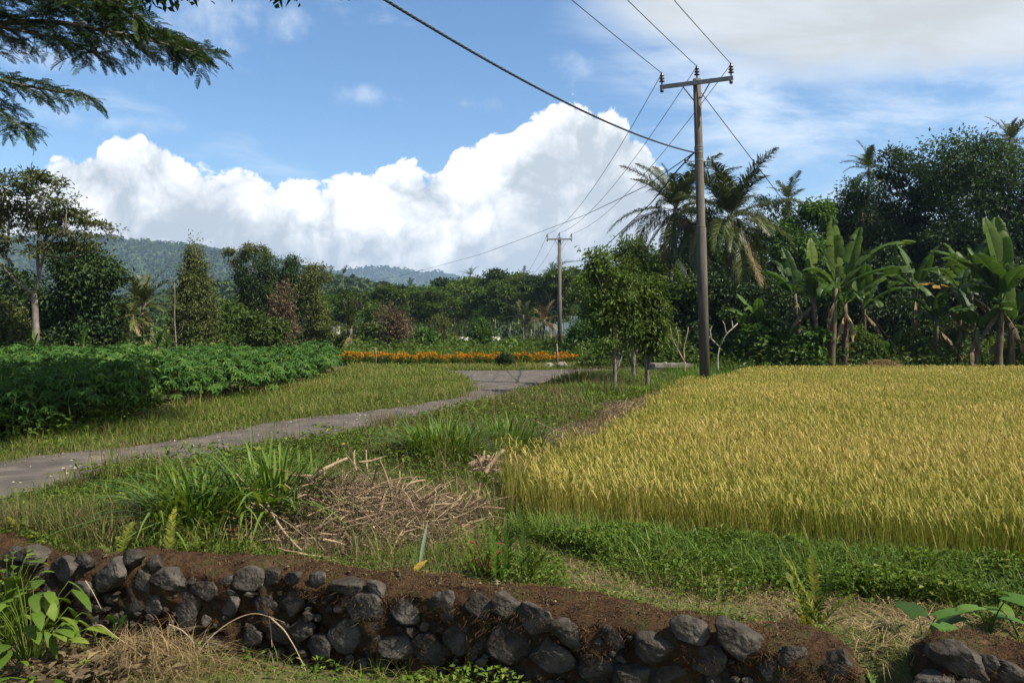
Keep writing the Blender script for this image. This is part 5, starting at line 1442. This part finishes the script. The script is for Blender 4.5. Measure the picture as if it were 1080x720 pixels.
sz = r.uniform(.11, .19, m) * np.repeat(np.maximum(1, p[:, 1] / 15) ** .4, per)
mb = MB(); vv = np.clip(np.repeat(r.random(n), per) * .4 + r.random(m) * .45 + .1, 0, 1)
leaves(mb, np.repeat(c, nl, 0), D.reshape(-1, 3), np.repeat(tilt, nl, 0), np.repeat(sz, nl), np.repeat(sz * .34, nl), np.repeat(vv, nl))
for k in range(n):
    if p[k, 1] < 26: tube(mb, [g[k] - [0, 0, .05], g[k] + [r.normal() * .06, r.normal() * .06, hh[k] * .5], g[k] + [r.normal() * .1, r.normal() * .1, hh[k] * .9]], [.016, .013, .006], 4, .95, cap=False)
tag(mb.build('cassava_crop', L_cass), 'dense leafy cassava crop beyond the road, shaded at its left', 'cassava', kind='stuff')
# rank shaded weeds along the near edge of the crop
rank = np.array([G(-160, 478)[:2], G(0, 470)[:2], G(90, 466)[:2], G(135, 452)[:2], G(175, 436)[:2], G(150, 428)[:2], G(0, 434)[:2], G(-160, 440)[:2]])
leafcover('rank_weeds', 'rank dark leafy weeds at the shaded crop edge', L_weed, rank, 16000, .75, .10, .06, 62, 13, .3, None, .5, .3)

# undergrowth along the feet of the trees
def undergrowth(name, label, poly, n, H, seed, leaf, L=.22, W=.10, Y0=40):
    return leafcover(name, label, leaf, np.array(poly), n, H, L, W, seed, Y0, .3, None, .5, .45, 'undergrowth')
undergrowth('undergrowth', 'tangled undergrowth at the foot of the right-hand grove', [(2.6, 36), (6, 33.5), (9.3, 33.6), (30, 35.5), (36, 56), (6, 56)], 42000, 1.7, 63, L_mid)
undergrowth('undergrowth', 'green undergrowth beyond the orange flowers', [(-14, 45), (4, 44.5), (9, 50), (14, 95), (-22, 95), (-20, 60)], 36000, 1.5, 64, L_mid, .30, .15)
undergrowth('undergrowth', 'undergrowth at the feet of the left trees', [(-45, 34), (-20, 36), (-13, 44), (-18, 62), (-52, 62)], 30000, 1.9, 65, L_mid)
cover('tall_grass', 'tall bright green grass behind the orange flowers', L_lush, np.array([(-10, 44), (4.2, 44), (6.5, 40), (8, 44), (5, 50), (-12, 50)]), 9000, 1.0, .04, 66, (.2, .8), 40, .2, None, 3, .5, .2, .5)
cover('edge_grass', 'dark green grass between the rice and the grove', L_lush, np.array([(6.6, 27.5), (9.4, 33.4), (27, 34.6), (27, 36.5), (8, 36), (5.6, 30)]), 9000, .55, .022, 67, (.2, .9), 30, .2, None, 3, .35, .2, .5)

# ------------------------------------------------------------------ marigold bed
mp = []
for k in range(3):
    t = thing('marigold_plant', (0, 0, 0), 'orange-flowered marigold plant in the long bed beyond the road bend', 'flower', 'marigolds in the flower bed')
    rr = np.random.default_rng(600 + k); mb = MB(); crown_mesh(mb, [(0, 0, .30, .26, .24, .28)], 26, 16, .12, .13, .055, 610 + k); mb.build('foliage', L_weed, t)
    mb = MB()
    for j in range(17):
        cpt = np.array([rr.normal() * .16, rr.normal() * .14 - .05, rr.uniform(.30, .66)]); s_ = rr.uniform(.035, .06)
        dd = rdir(12, rr); leaves(mb, np.repeat(cpt[None], 12, 0), dd, rdir(12, rr), s_ * 1.2, s_ * 1.3, rr.random(12))
    mb.build('flowers', L_orange, t); mp.append(t)
rr = np.random.default_rng(66); j = 0
for seg in ((358, 438), (441, 474), (484, 517), (521, 538), (545, 607)):
    for x in np.arange(seg[0], seg[1], 3.6):
        for row in (0, 1):
            Yf = 42.6 + row * .7 + rr.normal() * .15; xx = x + row * 1.8 + rr.normal() * .8; loc = LOC(xx, Yf)
            o = mp[j] if j < 3 else copy_tree(mp[j % 3], loc)
            o.location = loc; s_ = rr.uniform(.75, 1.1); o.scale = (s_, s_, s_ * rr.uniform(.85, 1.1)); o.rotation_euler = (0, 0, rr.uniform(-.6, .6)); j += 1

# ------------------------------------------------------------------ tufts, ferns, sticks and small plants near the wall
tuft('elephant_grass', 'big lush tuft of arching broad grass above the wall, left part', 'grass clump', (-2.55, 6.75, gz(-2.55, 6.75)), 330, .74, .034, .42, L_lush, 700, (.4, 1.5), seg=6)
tuft('elephant_grass', 'big lush tuft of arching broad grass nearer the brush pile', 'grass clump', (-2.02, 7.05, gz(-2.02, 7.05)), 280, .84, .034, .40, L_lush, 701, (.3, 1.45), seg=6)
tuft('elephant_grass', 'fresh mounded grass tuft in the middle of the verge', 'grass clump', (-.82, 9.9, gz(-.82, 9.9)), 460, .72, .026, .42, L_lush, 702, (.3, 1.4), seg=5)
tuft('elephant_grass', 'loose fresh grass tuft beside the deadwood', 'grass clump', (-.05, 11.0, gz(-.05, 11.0)), 360, .64, .026, .45, L_lush, 703, (.3, 1.3), seg=5)
tuft('elephant_grass', 'low bright grass mound before the nearest young tree', 'grass clump', (2.0, 20.3, gz(2.0, 20.3)), 420, .50, .03, .75, L_lush, 704, (.3, 1.2), seg=4)
tuft('dark_grass', 'dark shaded tussock left of the nearest young tree', 'grass clump', (2.0, 23.6, gz(2.0, 23.6)), 420, .62, .03, .85, L_weed, 705, (.2, 1.0), seg=4)
for k, (x, Y, h, lab) in enumerate(((112, 7.6, .62, 'lone tall dark grass stalk by the road at the left'), (271, 7.2, .95, 'tallest upright stalk in the lush grass'), (165, 7.0, .6, 'dark upright stalk left of the lush grass'))):
    xx = WX(x, Y); tuft('grass_stalk', lab, 'grass stalk', (xx, Y, gz(xx, Y)), 9, h, .022, .05, L_lush, 710 + k, (.1, .7), seg=6)

# brush piles of dead sticks
def brush(label, c, rx, ry, h, n_st, seed, rot=0.0):
    r = np.random.default_rng(seed); mb = MB(); Rm = rotz(rot)
    for k in range(n_st):
        a = r.uniform(0, 6.28); q = r.random() ** .6 * (1.25 if r.random() < .15 else 1)
        b = Rm @ np.array([rx * q * math.cos(a), ry * q * math.sin(a), 0])
        lump = .65 + .9 * float(fbm(b[0] * 3 + seed, b[1] * 3, 2)) * 2
        b[2] = max(.01, h * (1 - min(1, q) ** 1.5) * lump * r.random() ** .45 + .015)
        L_ = r.uniform(.15, .8); az_ = r.normal() * 1.0 + rot + (0 if r.random() < .6 else 1.6); e = r.normal() * .32
        d = np.array([math.cos(az_) * math.cos(e), math.sin(az_) * math.cos(e), math.sin(e)]) * L_ / 2
        rad = r.uniform(.003, .010)
        tube(mb, bez(b - d, b + r.normal(size=3) * .06, b + d, 5), np.linspace(rad, rad * .5, 5), 5, np.clip(r.normal() * .3 + .48, 0, 1))
    t = thing('brush_pile', c, label, 'brush pile'); mb.build('sticks', M_wood, t)
    mb = MB(); n = n_st * 6; a = r.uniform(0, 6.28, n); q = r.random(n) ** .55 * 1.15
    qq = np.stack([rx * q * np.cos(a), ry * q * np.sin(a), h * .8 * np.clip(1 - q ** 1.5, 0.03, 1) * r.random(n)], -1) @ Rm.T
    blades(mb, qq, r.uniform(.08, .24, n), .005, r.uniform(0, 6.28, n), r.uniform(.6, 2.8, n), r.random(n), 1.0, 3); mb.build('dry_leaves', L_brown, t)
r = np.random.default_rng(720); pc = np.array([-1.42, 7.05, gz(-1.42, 7.05)])
brush('large heap of dry brown sticks and twigs behind the wall', pc, 0.88, .88, .64, 860, 720)
for k, (x, y, rx, ry, h, lab) in enumerate(((530, 505, .7, .45, .16, 'low scatter of dry sticks around the bleached logs'), (590, 472, 1.3, .38, .26, 'long heap of brown brush along the paddy edge right of the logs'), (655, 438, 1.6, .4, .26, 'farther long brush heap on the paddy edge below the young trees'), (455, 540, .6, .4, .10, 'thin scatter of sticks between the big brush pile and the paddy'))):
    g_ = G(x, y); brush(lab, (g_[0] - .1, g_[1], gz(g_[0] - .1, g_[1])), rx, ry, h, 260, 725 + k, 0 if k in (0, 3) else 1.2)


def log(label, a, b, r0, name='log', bend=.03, cat='log'):
    a = np.array(a); b = np.array(b); mb = MB(); c = (a + b) / 2
    pth = bez(a, c + r.normal(size=3) * bend * 2, b, 9) - c
    tube(mb, pth, r0 * np.array([.95, 1.05, 1.0, 1.08, .95, 1.0, .92, .88, .7]), 9, r.uniform(.55, .9), wob=.07)
    s_ = pth[5]; tube(mb, [s_, s_ + (pth[8] - pth[0]) * .12 + np.array([0, 0, r0 * 2.2])], [r0 * .5, r0 * .25], 6, .7)
    o = mb.build(name, M_wood, None, True); o.location = c; return tag(o, label, cat)
log('pale straight stick resting on top of the brush pile', P(336, 498, 7.0), P(366, 483, 7.2), .015, 'stick', .01, 'stick')
log('long pale stick poking right out of the brush pile', P(422, 514, 7.2), P(448, 506, 7.3), .011, 'stick', .01, 'stick')
log('stout bleached log lying beside the paddy corner', P(494, 493, 9.4), P(517, 482, 9.5), .045)
log('forked bleached branch leaning upward beside the log', P(508, 505, 8.9), P(532, 474, 9.0), .026, 'branch', .02, 'branch')
log('short split branch lying below the forked one', P(515, 502, 8.8), P(530, 512, 8.6), .02, 'branch', .01, 'branch')
log('thin bent stick leaning over the weeds at the left of the brush pile', P(281, 530, 6.6), P(318, 580, 6.0), .011, 'stick', .03, 'stick')
log('thin upright twig sticking up at the back of the brush pile', P(376, 496, 7.5), P(374, 475, 7.6), .008, 'stick', .01, 'stick')
log('second thin upright twig on the brush pile, leaning right', P(388, 497, 7.5), P(386, 474, 7.6), .008, 'stick', .01, 'stick')
log('grey twig lying across the top of the brush pile', P(378, 487, 7.4), P(403, 482, 7.5), .009, 'stick', .01, 'stick')


def onwall(x, back=.06):
    Y = 5.5
    for _ in range(20): Y = float(wall_y(WX(x, Y))) + back
    return (WX(x, Y), Y, gz(WX(x, Y), Y))


fern('tall yellow-green fern frond standing behind the middle of the wall', onwall(500, .1), [(PI * .98, 1.32, .62, .25), (PI * .9, 1.45, .5, .2), (.3, 1.3, .42, .3), (.1, 1.4, .55, .2)], 730)
fern('thin green ferns beside the red leaves behind the wall', onwall(530, .12), [(.2, 1.4, .55, .2), (1.2, 1.3, .5, .3), (-.4, 1.2, .4, .4), (2.2, 1.4, .45, .2), (PI, 1.2, .4, .4)], 731, L_lush)
fern('fern with yellowed tips growing at the middle wall edge', onwall(562, .15), [(2.4, 1.2, .34, .4), (.4, 1.3, .55, .25), (-.8, 1.2, .38, .4), (1.4, 1.4, .62, .2)], 732)
fern('low yellow fern sprig on the left part of the wall', onwall(128, .02), [(.5, 1.1, .32, .4), (PI * .9, .9, .22, .5), (1.7, 1.3, .36, .3), (2.5, 1.1, .24, .3)], 733)
fern('slanting yellow fern frond in front of the lush grass', onwall(178, .03), [(.55, .75, .30, .2), (.9, 1.0, .24, .3), (2.0, 1.35, .5, .3), (PI, .7, .2, .4)], 734)
fern('bushy fern with yellow curled tips near the right end of the wall', onwall(856, .22), [(PI * .85, 1.25, .55, .35), (PI * .6, 1.1, .42, .4), (.4, 1.15, .48, .45), (.1, .9, .40, .5), (-.7, .9, .3, .5), (PI * 1.3, 1.0, .3, .5), (1.2, 1.35, .5, .3), (2.2, 1.4, .36, .3), (PI, .95, .36, .5)], 735)
fern('small yellowish ferns at the far left behind the wall stub', onwall(28, .15), [(1.0, 1.2, .34, .4), (2.2, 1.2, .3, .4), (-.3, 1.0, .28, .5), (PI, 1.1, .3, .4)], 736)

# yellow dead leaf and red leaf plants
mb = MB(); b = np.array(onwall(436, .06)); 
for k, (a, e, L_, W_) in enumerate(((.2, .35, .16, .10), (PI * .9, .5, .18, .05), (1.0, .9, .15, .06), (2.4, .5, .14, .07), (-.5, .3, .14, .06))):
    leafblade(mb, (0, 0, .03), (math.cos(a) * math.cos(e), math.sin(a) * math.cos(e), math.sin(e)), (-math.cos(a) * math.sin(e), -math.sin(a) * math.sin(e), math.cos(e)), L_, W_, .3 + .18 * k, 740 + k, droop=.9, cup=.5)
o = mb.build('dead_leaves', L_bany, None, True); o.location = b; tag(o, 'curled yellow-orange dead leaf on the wall edge', 'dead leaf')
mb = MB(); leafblade(mb, (0, 0, 0), (.16, .05, 1), (0, -1, .1), .36, .024, .9, 745, droop=.25, cup=.6, n=14); mb2 = MB()
L_pale = leaf_mat('pale_leaf', [(.12, .17, .11), (.22, .28, .19)], .25, .45, .4)
o = mb.build('folded_leaf', L_pale, None, True); o.location = onwall(441, .18); tag(o, 'single tall pale folded leaf above the yellow dead leaf', 'leaf')
broad_plant('red_leaf_plant', 'small plant with dull red leaves behind the middle wall', onwall(513, .22), 9, .28, .06, .04, L_red, 750, .09, el=(-.3, .8))
broad_plant('red_flower_plant', 'low plant with one bright red flower near the lush grass', (WX(247, 6.35), 6.35, gz(WX(247, 6.35), 6.35)), 5, .14, .06, .05, L_red, 751, .03, el=(.1, 1.0))
broad_plant('taro_plant', 'young plant with two big pale green leaves by the wall gap', onwall(975, .18), 3, .20, .20, .13, L_fresh, 752, .12, .8, 'taro plant', el=(-.1, .5))
broad_plant('taro_plant', 'young plant with large drooping light green leaves behind the right wall', onwall(1040, .30), 5, .30, .20, .14, L_fresh, 753, .14, .8, 'taro plant', el=(-.5, .3))
broad_plant('taro_plant', 'leafy sprout at the right edge behind the wall', onwall(1078, .32), 5, .20, .13, .08, L_weed, 754, .14, .5, 'taro plant')
broad_plant('seedling', 'small leafy seedling growing in the gap of the wall', (1.86, 4.22, gz(1.86, 4.22)), 10, .16, .10, .05, L_fresh, 755, .14)
# in front of the wall
def foot(x, y, z=-.6): g_ = G(x, y, z); return (g_[0], g_[1], gz(g_[0], g_[1]))
broad_plant('broadleaf_plant', 'glossy dark green broad-leaved plant at the lower left corner', (-2.98, 5.1, -.48), 56, .60, .17, .080, L_weed, 760, .34, el=(-.7, .5), droop=.9, stem_r=.004)
broad_plant('broadleaf_plant', 'sprawling broad-leaved plant at the bottom left edge', (-2.75, 4.9, -.48), 20, .16, .14, .06, L_weed, 761, .26, el=(-.4, .5))
broad_plant('leafy_weed', 'light green bushy weed climbing the wall stub at the left edge', (-3.42, 5.6, -.48), 90, .62, .075, .04, L_weed, 762, .22, el=(-.3, .7), stem_r=.0025)
broad_plant('leafy_vine', 'small vine with bright green leaves on the left wall face', wall_point(122, 662, .40) - np.array([0, .02, .1]), 5, .16, .13, .06, L_fresh, 763, .04, el=(.5, 1.2))
r = np.random.default_rng(770)
hp = np.array([-2.25, 5.15, -.48]); mb = MB(); n = 800; a = r.uniform(0, 6.28, n); q = r.random(n) ** .6
qq = np.stack([.46 * q * np.cos(a), .24 * q * np.sin(a), .24 * (1 - q ** 2) * r.random(n)], -1)
blades(mb, qq, r.uniform(.08, .26, n), .0035, r.uniform(0, 6.28, n), r.uniform(.8, 2.8, n), .7 * r.random(n), 1.0, 4)
ht = mb.build('dry_grass_heap', L_straw, None); ht.location = hp; tag(ht, 'tangled heap of dry straw-coloured grass at the foot of the wall', 'dry grass')
mb = MB(); n = 260
dd = rdir(n, r); dd[:, 2] = np.abs(dd[:, 2]) * .5; leaves(mb, np.stack([r.normal(size=n) * .22, r.normal(size=n) * .12, .03 + .10 * r.random(n)], -1), dd, rdir(n, r) + [0, 0, .7], .10, .045, r.random(n))
lo = mb.build('fallen_leaves', L_brown, None); lo.location = (-2.6, 5.0, -.46); tag(lo, 'pile of curled brown fallen leaves at the lower left', 'dead leaves')


def twig(label, pxs, rad, name='dry_twig'):
    pts = np.array([wall_point(x, y, .36 + off) for x, y, off in pxs]); c = pts[0].copy()
    u = np.linspace(0, 1, 26); tk = np.linspace(0, 1, len(pts)); pth = np.stack([np.interp(u, tk, pts[:, k]) for k in range(3)], -1) - c
    for _ in range(4): pth[1:-1] = .25 * pth[:-2] + .5 * pth[1:-1] + .25 * pth[2:]
    mb = MB(); tube(mb, pth, np.linspace(rad, rad * .45, 26), 5, .9); o = mb.build(name, M_wood, None, True); o.location = c; tag(o, label, 'twig')
twig('long dry pale stem arching right along the wall face', [(186, 718, .30), (206, 690, .22), (228, 665, .16), (248, 652, .12), (268, 645, .10), (284, 650, .10), (300, 656, .14)], .005)
twig('short dry pale stem branching up on the wall face', [(178, 658, .12), (192, 664, .14), (204, 676, .18), (206, 690, .22)], .006)
twig('pale dry grass stem bending over the straw heap', [(84, 676, .30), (92, 662, .34), (106, 657, .36), (118, 668, .36), (150, 690, .40), (166, 712, .42)], .005)
twig('thin pale stem leaning on the wall stub', [(90, 612, .10), (98, 624, .12), (107, 642, .16)], .004)
twig('drooping split pale stem right of the long arching one', [(284, 650, .10), (300, 664, .12), (312, 684, .14), (325, 712, .16)], .006)
twig('dry stem hanging beside the drooping split one', [(284, 650, .10), (286, 668, .10), (287, 682, .12)], .005)
# ground plants in front of the wall
FRONT = np.array([(-4.6, 6.4)] + [(x, float(wall_y(x)) - .40) for x in np.linspace(-4.4, 4.4, 20)] + [(4.4, 2.6), (-3.6, 3.6)])
leafcover('foot_weeds', 'small bright green weeds along the foot of the wall', L_weed, FRONT, 18000, .26, .045, .024, 80, 5, .3, lambda p: (p[:, 0] > -2.1) & (p[:, 0] < .4) & (p[:, 1] > 4.3), 1.3, .55)
cover('foot_grass', 'sparse dry and green grass along the foot of the wall', L_grass, FRONT, 12000, .16, .005, 81, (.4, 1.8), 5, .3, None, 4, .6, .3, 1.6)
for k, (x, y, h, n) in enumerate(((398, 700, .34, 26), (490, 700, .30, 22), (640, 700, .22, 18), (705, 690, .16, 14), (430, 690, .26, 18), (745, 680, .18, 8))):
    q = wall_point(x, y, .40); q[2] = max(q[2] - .12, -.48)
    tuft('grass_tuft', ('thin green grass tuft at the wall foot below the grey boulders', 'thin grass tuft at the wall foot below the middle stones', 'sparse grass tuft on the wall face right of centre', 'tiny grass tuft rooted between stones on the right wall face', 'small grass tuft beside the thin tuft at the wall foot', 'few thin stems on the right part of the wall face')[k], 'grass clump', q, n, h, .006, .05, L_grass, 820 + k, (.3, 1.3), seg=5).location = q

# ------------------------------------------------------------------ concrete slab over the ditch, straw mound
M_conc = rough_mat('old_concrete', [(.0, (.05, .045, .038)), (.5, (.13, .115, .095)), (1.0, (.27, .245, .21))], 3, 9, .9, .5, 24, .2)
loc = np.array(LOC(706, 32.5)); t = thing('culvert', (loc[0], loc[1], loc[2]), 'low dark concrete slab over the ditch beyond the young trees', 'culvert')
mb = MB(); box(mb, (0, 0, .42), (1.5, 1.3, .14), rotz(.1)); V = mb.v[0]; mb.build('slab', M_conc, t)
for sx in (-.62, .62):
    mb = MB(); box(mb, (sx, sx * .1, .17), (.22, 1.2, .36), rotz(.1)); mb.build('side_wall', M_conc, t)
r = np.random.default_rng(90)
for k, (dx, s_) in enumerate(((-.25, .12), (.5, .10))):
    V_, T_ = stone_mesh((s_ * 1.4, s_, s_ * .8), 900 + k); mb = MB(); mb.add(V_, T_, None, .9)
    o = mb.build('pale_rock', stone_pale, None, True); o.location = loc + np.array([dx, -.45, .53]); tag(o, ('pale stone lying on the middle of the concrete slab', 'pale stone lying on the right end of the concrete slab')[k], 'stone')
ml = np.array(LOC(932, 34.2)); mt = thing('straw_mound', ml, 'heap of brown straw and earth at the far paddy edge', 'straw heap')
V_, T_ = stone_mesh((1.9, 1.4, 1.25), 77); mb = MB(); mb.add(V_ + [0, 0, .12], T_, None, .5); mb.build('earth', rough_mat('dry_earth', [(.09, .06, .04), (.24, .165, .10)], 3, 6, .95, .6, 16, .1), mt, True)
mb = MB(); n = 1800; d = rdir(n, r); d[:, 2] = np.abs(d[:, 2]); blades(mb, d * np.array([.85, .62, .60]) + [0, 0, .10], r.uniform(.10, .3, n), .016, r.uniform(0, 6.28, n), r.uniform(1.0, 2.5, n), r.random(n), 1.0, 3); mb.build('straw', L_straw, mt)

# ------------------------------------------------------------------ spreading tree whose boughs reach in from the left
def template(L, seed, n=13, ll=.10, lw=.020):
    m_ = MB(); frond(m_, L, .15, .55, n, ll, lw, .5, seed, .18, .004, start=.10)
    return np.concatenate(m_.v), (np.concatenate(m_.t) if m_.t else None), np.concatenate(m_.q), np.concatenate(m_.a)
tmpl = [template(.42, 940 + k) for k in range(5)]
r = np.random.default_rng(950)


def sprays(mb, pos, dirs, sc=1.0):
    for p_, d_ in zip(pos, dirs):
        V, T, Q, A = tmpl[r.integers(0, 5)]
        d_ = unit(d_); sd = unit(np.cross([0, 0, 1.0], d_) + r.normal(size=3) * .25); up = np.cross(d_, sd); s_ = sc * r.uniform(.7, 1.25)
        M = np.stack([d_, unit(np.cross(up, d_)), up], 0)
        mb.add((V * s_) @ M + p_, T, Q, np.clip(A + r.normal() * .25, 0, 1))
tb = np.array([-11.5, 10.5, 0]); st = thing('spreading_tree', tb, 'spreading feathery tree whose dark boughs hang in at the upper left', 'tree')
mt_ = MB(); mc = MB()
fork_ = np.array([-10.8, 10.4, 5.0]); z = np.linspace(-.2, 5, 9)
tube(mt_, np.stack([np.interp(z, [-.2, 5], [-11.5, -10.8]), np.full(9, 10.5), z], -1) - tb, np.linspace(.36, .24, 9), 11, .5, wob=.04)
bough = [([(-60, 40), (0, 22), (60, 22), (110, 32), (160, 42), (202, 54)], 10.0, .085, 1.0), ([(-60, -6), (20, -8), (70, 2), (120, 14), (170, 34), (192, 44)], 10.4, .07, 1.0), ([(-80, -40), (0, -30), (70, -18), (110, -2), (140, 14)], 9.6, .07, 1.0), ([(-60, 20), (10, 30), (70, 42), (104, 58)], 9.7, .04, .8),
         ([(-90, 60), (-30, 78), (20, 90), (60, 96), (90, 102)], 9.2, .045, .75), ([(-80, 80), (-20, 104), (5, 118), (24, 136)], 9.0, .035, .7)]
for pl, Yb, r0, sp_ in bough:
    pts = np.concatenate([[fork_ + np.array([0, 0, r.uniform(-.4, .2)])], [P(a, b, Yb + .25 * math.sin(i * 1.3)) for i, (a, b) in enumerate(pl)]]) - tb
    u = np.linspace(0, 1, 36); tk = np.concatenate([[0], np.cumsum(np.linalg.norm(np.diff(pts, axis=0), axis=1))]); tk /= tk[-1]
    pth = np.stack([np.interp(u, tk, pts[:, k]) for k in range(3)], -1)
    for _ in range(5): pth[1:-1] = .25 * pth[:-2] + .5 * pth[1:-1] + .25 * pth[2:]
    tube(mt_, pth, np.linspace(r0, .010, 36), 7, .35)
    tg2 = unit(np.gradient(pth, axis=0))
    for i in range(10, 36):
        for sgn in (-1, 1, 1, -1):
            if r.random() < .12: continue
            fade = np.interp(i, [10, 22, 35], [.8, 1.0, .5])
            sd = unit(np.cross(tg2[i], [0, 0, 1.0])) * sgn
            d = unit(tg2[i] * r.uniform(.3, 1.0) + sd * r.uniform(.3, 1.0) + np.array([0, 0, r.normal() * .28 - .06]))
            L_ = r.uniform(.25, .70) * sp_ * fade; e = pth[i] + d * L_ + np.array([0, 0, -.08 * L_])
            tw = bez(pth[i], pth[i] + d * L_ * .55 + [0, 0, .03], e, 5); tube(mt_, tw, np.linspace(.009, .003, 5), 4, .35, cap=False)
            td = unit(np.gradient(tw, axis=0)); pos = []; ds_ = []
            for j in (1, 2, 3, 4):
                for s2 in (-1, 1):
                    pos.append(tw[j]); ds_.append(td[j] * .7 + s2 * unit(np.cross(td[j], [0, 0, 1.0])) * .75 + np.array([0, 0, r.normal() * .2 - .12]))
            pos.append(tw[4]); ds_.append(td[4])
            sprays(mc, pos, ds_, .62 * sp_)
# upper crown above the picture, which shades the crop
lobs = []
for tx, ty in ((-9.4, 12.8), (-7.6, 12.6), (-11.2, 15.8), (-9.0, 15.2), (-13.0, 18.0), (-7.4, 14.4), (-10.6, 18.6), (-13.0, 14.2), (-15, 16.5), (-12, 12.6), (-15, 20), (-12.2, 21)):
    h_ = r.uniform(9.2, 10.4); lobs.append((tx + (h_ - 1.2) * .80 - tb[0], ty - (h_ - 1.2) * .26 - tb[1], h_, 1.5, 1.4, .6))
cc, kk = crown_mesh(mc, lobs, 520, 44, .48, .24, .12, 960, .5, .1, .15)
for l in lobs:
    tube(mt_, bez(fork_ - tb, (fork_ - tb + np.array(l[:3])) / 2 + [0, 0, 1.8], np.array(l[:3]), 12), np.linspace(.16, .03, 12), 7, .4)
mt_.build('trunk', M_bark, st, True); mc.build('crown', L_dark, st)

# ------------------------------------------------------------------ small things by the far flower bed
mb = MB(); tube(mb, [(0, 0, -.1), (.02, 0, .5), (.0, 0, .95)], [.05, .05, .04], 7, .1); o = mb.build('post', M_bark, None, True); o.location = LOC(396, 41.8); tag(o, 'short dark wooden post standing among the orange flowers', 'post')
mb = MB(); tube(mb, [(0, 0, -.1), (.01, 0, .6), (-.03, 0, 1.15)], [.03, .03, .02], 6, 1.0); o = mb.build('stake', M_palebark, None, True); o.location = LOC(588, 41.6); tag(o, 'thin pale stake in the orange flowers before the distant pole', 'stake')
for k, (x, s_) in enumerate(((579, .5), (593, .62))):
    V_, T_ = stone_mesh((s_, s_ * .8, s_ * .7), 960 + k); mb = MB(); mb.add(V_, T_, None, .6); o = mb.build('pale_rock', stone_pale, None, True); o.location = np.array(LOC(x, 39.5)) + [0, 0, .12]; tag(o, ('smaller pale rock in the grass below the orange flowers', 'larger pale rock right of the smaller one below the orange flowers')[k], 'stone')

# grass breaking up the road edges
r = np.random.default_rng(97); pr = []
for pl in (ng, fg, tg_):
    dl = densify(np.concatenate([pl, pl[::-1]]), .05, 0)
    dl = dl[:len(dl) // 2]; k = r.integers(0, len(dl), 9000); q = dl[k] + r.normal(size=(9000, 2)) * np.where(r.random((9000, 1)) < .7, .10, .28)
    q = q[(fbm(q[:, 0] * 2.2, q[:, 1] * 2.2, 3) + r.normal(size=len(q)) * .1 > -.02) & (np.abs(q[:, 0]) < .72 * q[:, 1] + 1) & (r.random(len(q)) < np.minimum(1, 11 / q[:, 1]))]
    pr.append(q)
q = np.concatenate(pr); n = len(q); mb = MB()
blades(mb, pts3(q, .0), r.uniform(.05, .2, n), .007 * np.maximum(1, q[:, 1] / 10), r.uniform(0, 6.28, n), r.uniform(.3, 1.5, n), r.random(n), 1.0, 3)
tag(mb.build('edge_grass', L_grass), 'short grass creeping over the broken road edges', 'grass', kind='stuff')

cover('gap_grass', 'rough grass on the slope in the gap of the wall', L_grass, np.array([(1.66, 3.7), (2.12, 3.5), (2.12, 4.55), (1.66, 4.7)]), 2600, .10, .005, 98, (.3, 1.5), 5, .2, None, 3, .45, .25, .4)

band = np.array([(x, float(wall_y(x)) - .05) for x in np.linspace(-5, 1.7, 30)] + [(x, float(wall_y(x)) + .10) for x in np.linspace(1.7, -5, 30)])
cover('wall_grass', 'short grass and weeds leaning over the back edge of the wall', L_grass, band, 5200, .15, .005, 99, (.4, 1.8), 6, .2, None, 4, .5, .28, 2.6)
leafcover('wall_weeds', 'little creeping weeds along the back edge of the wall', L_weed, band, 5000, .12, .03, .017, 100, 6, .2, None, 2.4, .5)
r = np.random.default_rng(101); n = 420; x = r.uniform(-5, 1.68, n); t_ = r.random(n); m = MB()
pz_ = np.stack([x, wall_y(x) - .03 - .26 * t_, np.interp(x, [-5.2, -3.1, -3.0, -2.8, 1.4, 1.68], [.09, -.0, .10, .13, .12, .07]) - .02 + .012 * r.random(n)], -1)
s_ = r.gamma(1.5, .0045, n) + .003
V = (oct_v[None] * (1 + .5 * (r.random((n, 6, 3)) - .5))) * s_[:, None, None] + pz_[:, None, :]
m.add(V.reshape(-1, 3), (np.arange(n)[:, None, None] * 6 + oct_t[None]).reshape(-1, 3), None, np.repeat(r.random(n), 6))
dd = rdir(n, r); dd[:, 2] *= .3; leaves(m, pz_ + [0, 0, .012], dd, rdir(n, r) * .4 + [0, 0, 1.0], .028 * r.uniform(.5, 1.4, n), .013, r.random(n) * .5)
tag(m.build('litter', L_brown), 'tiny brown pebbles and bits scattered on the earthen wall top', 'litter', kind='stuff')
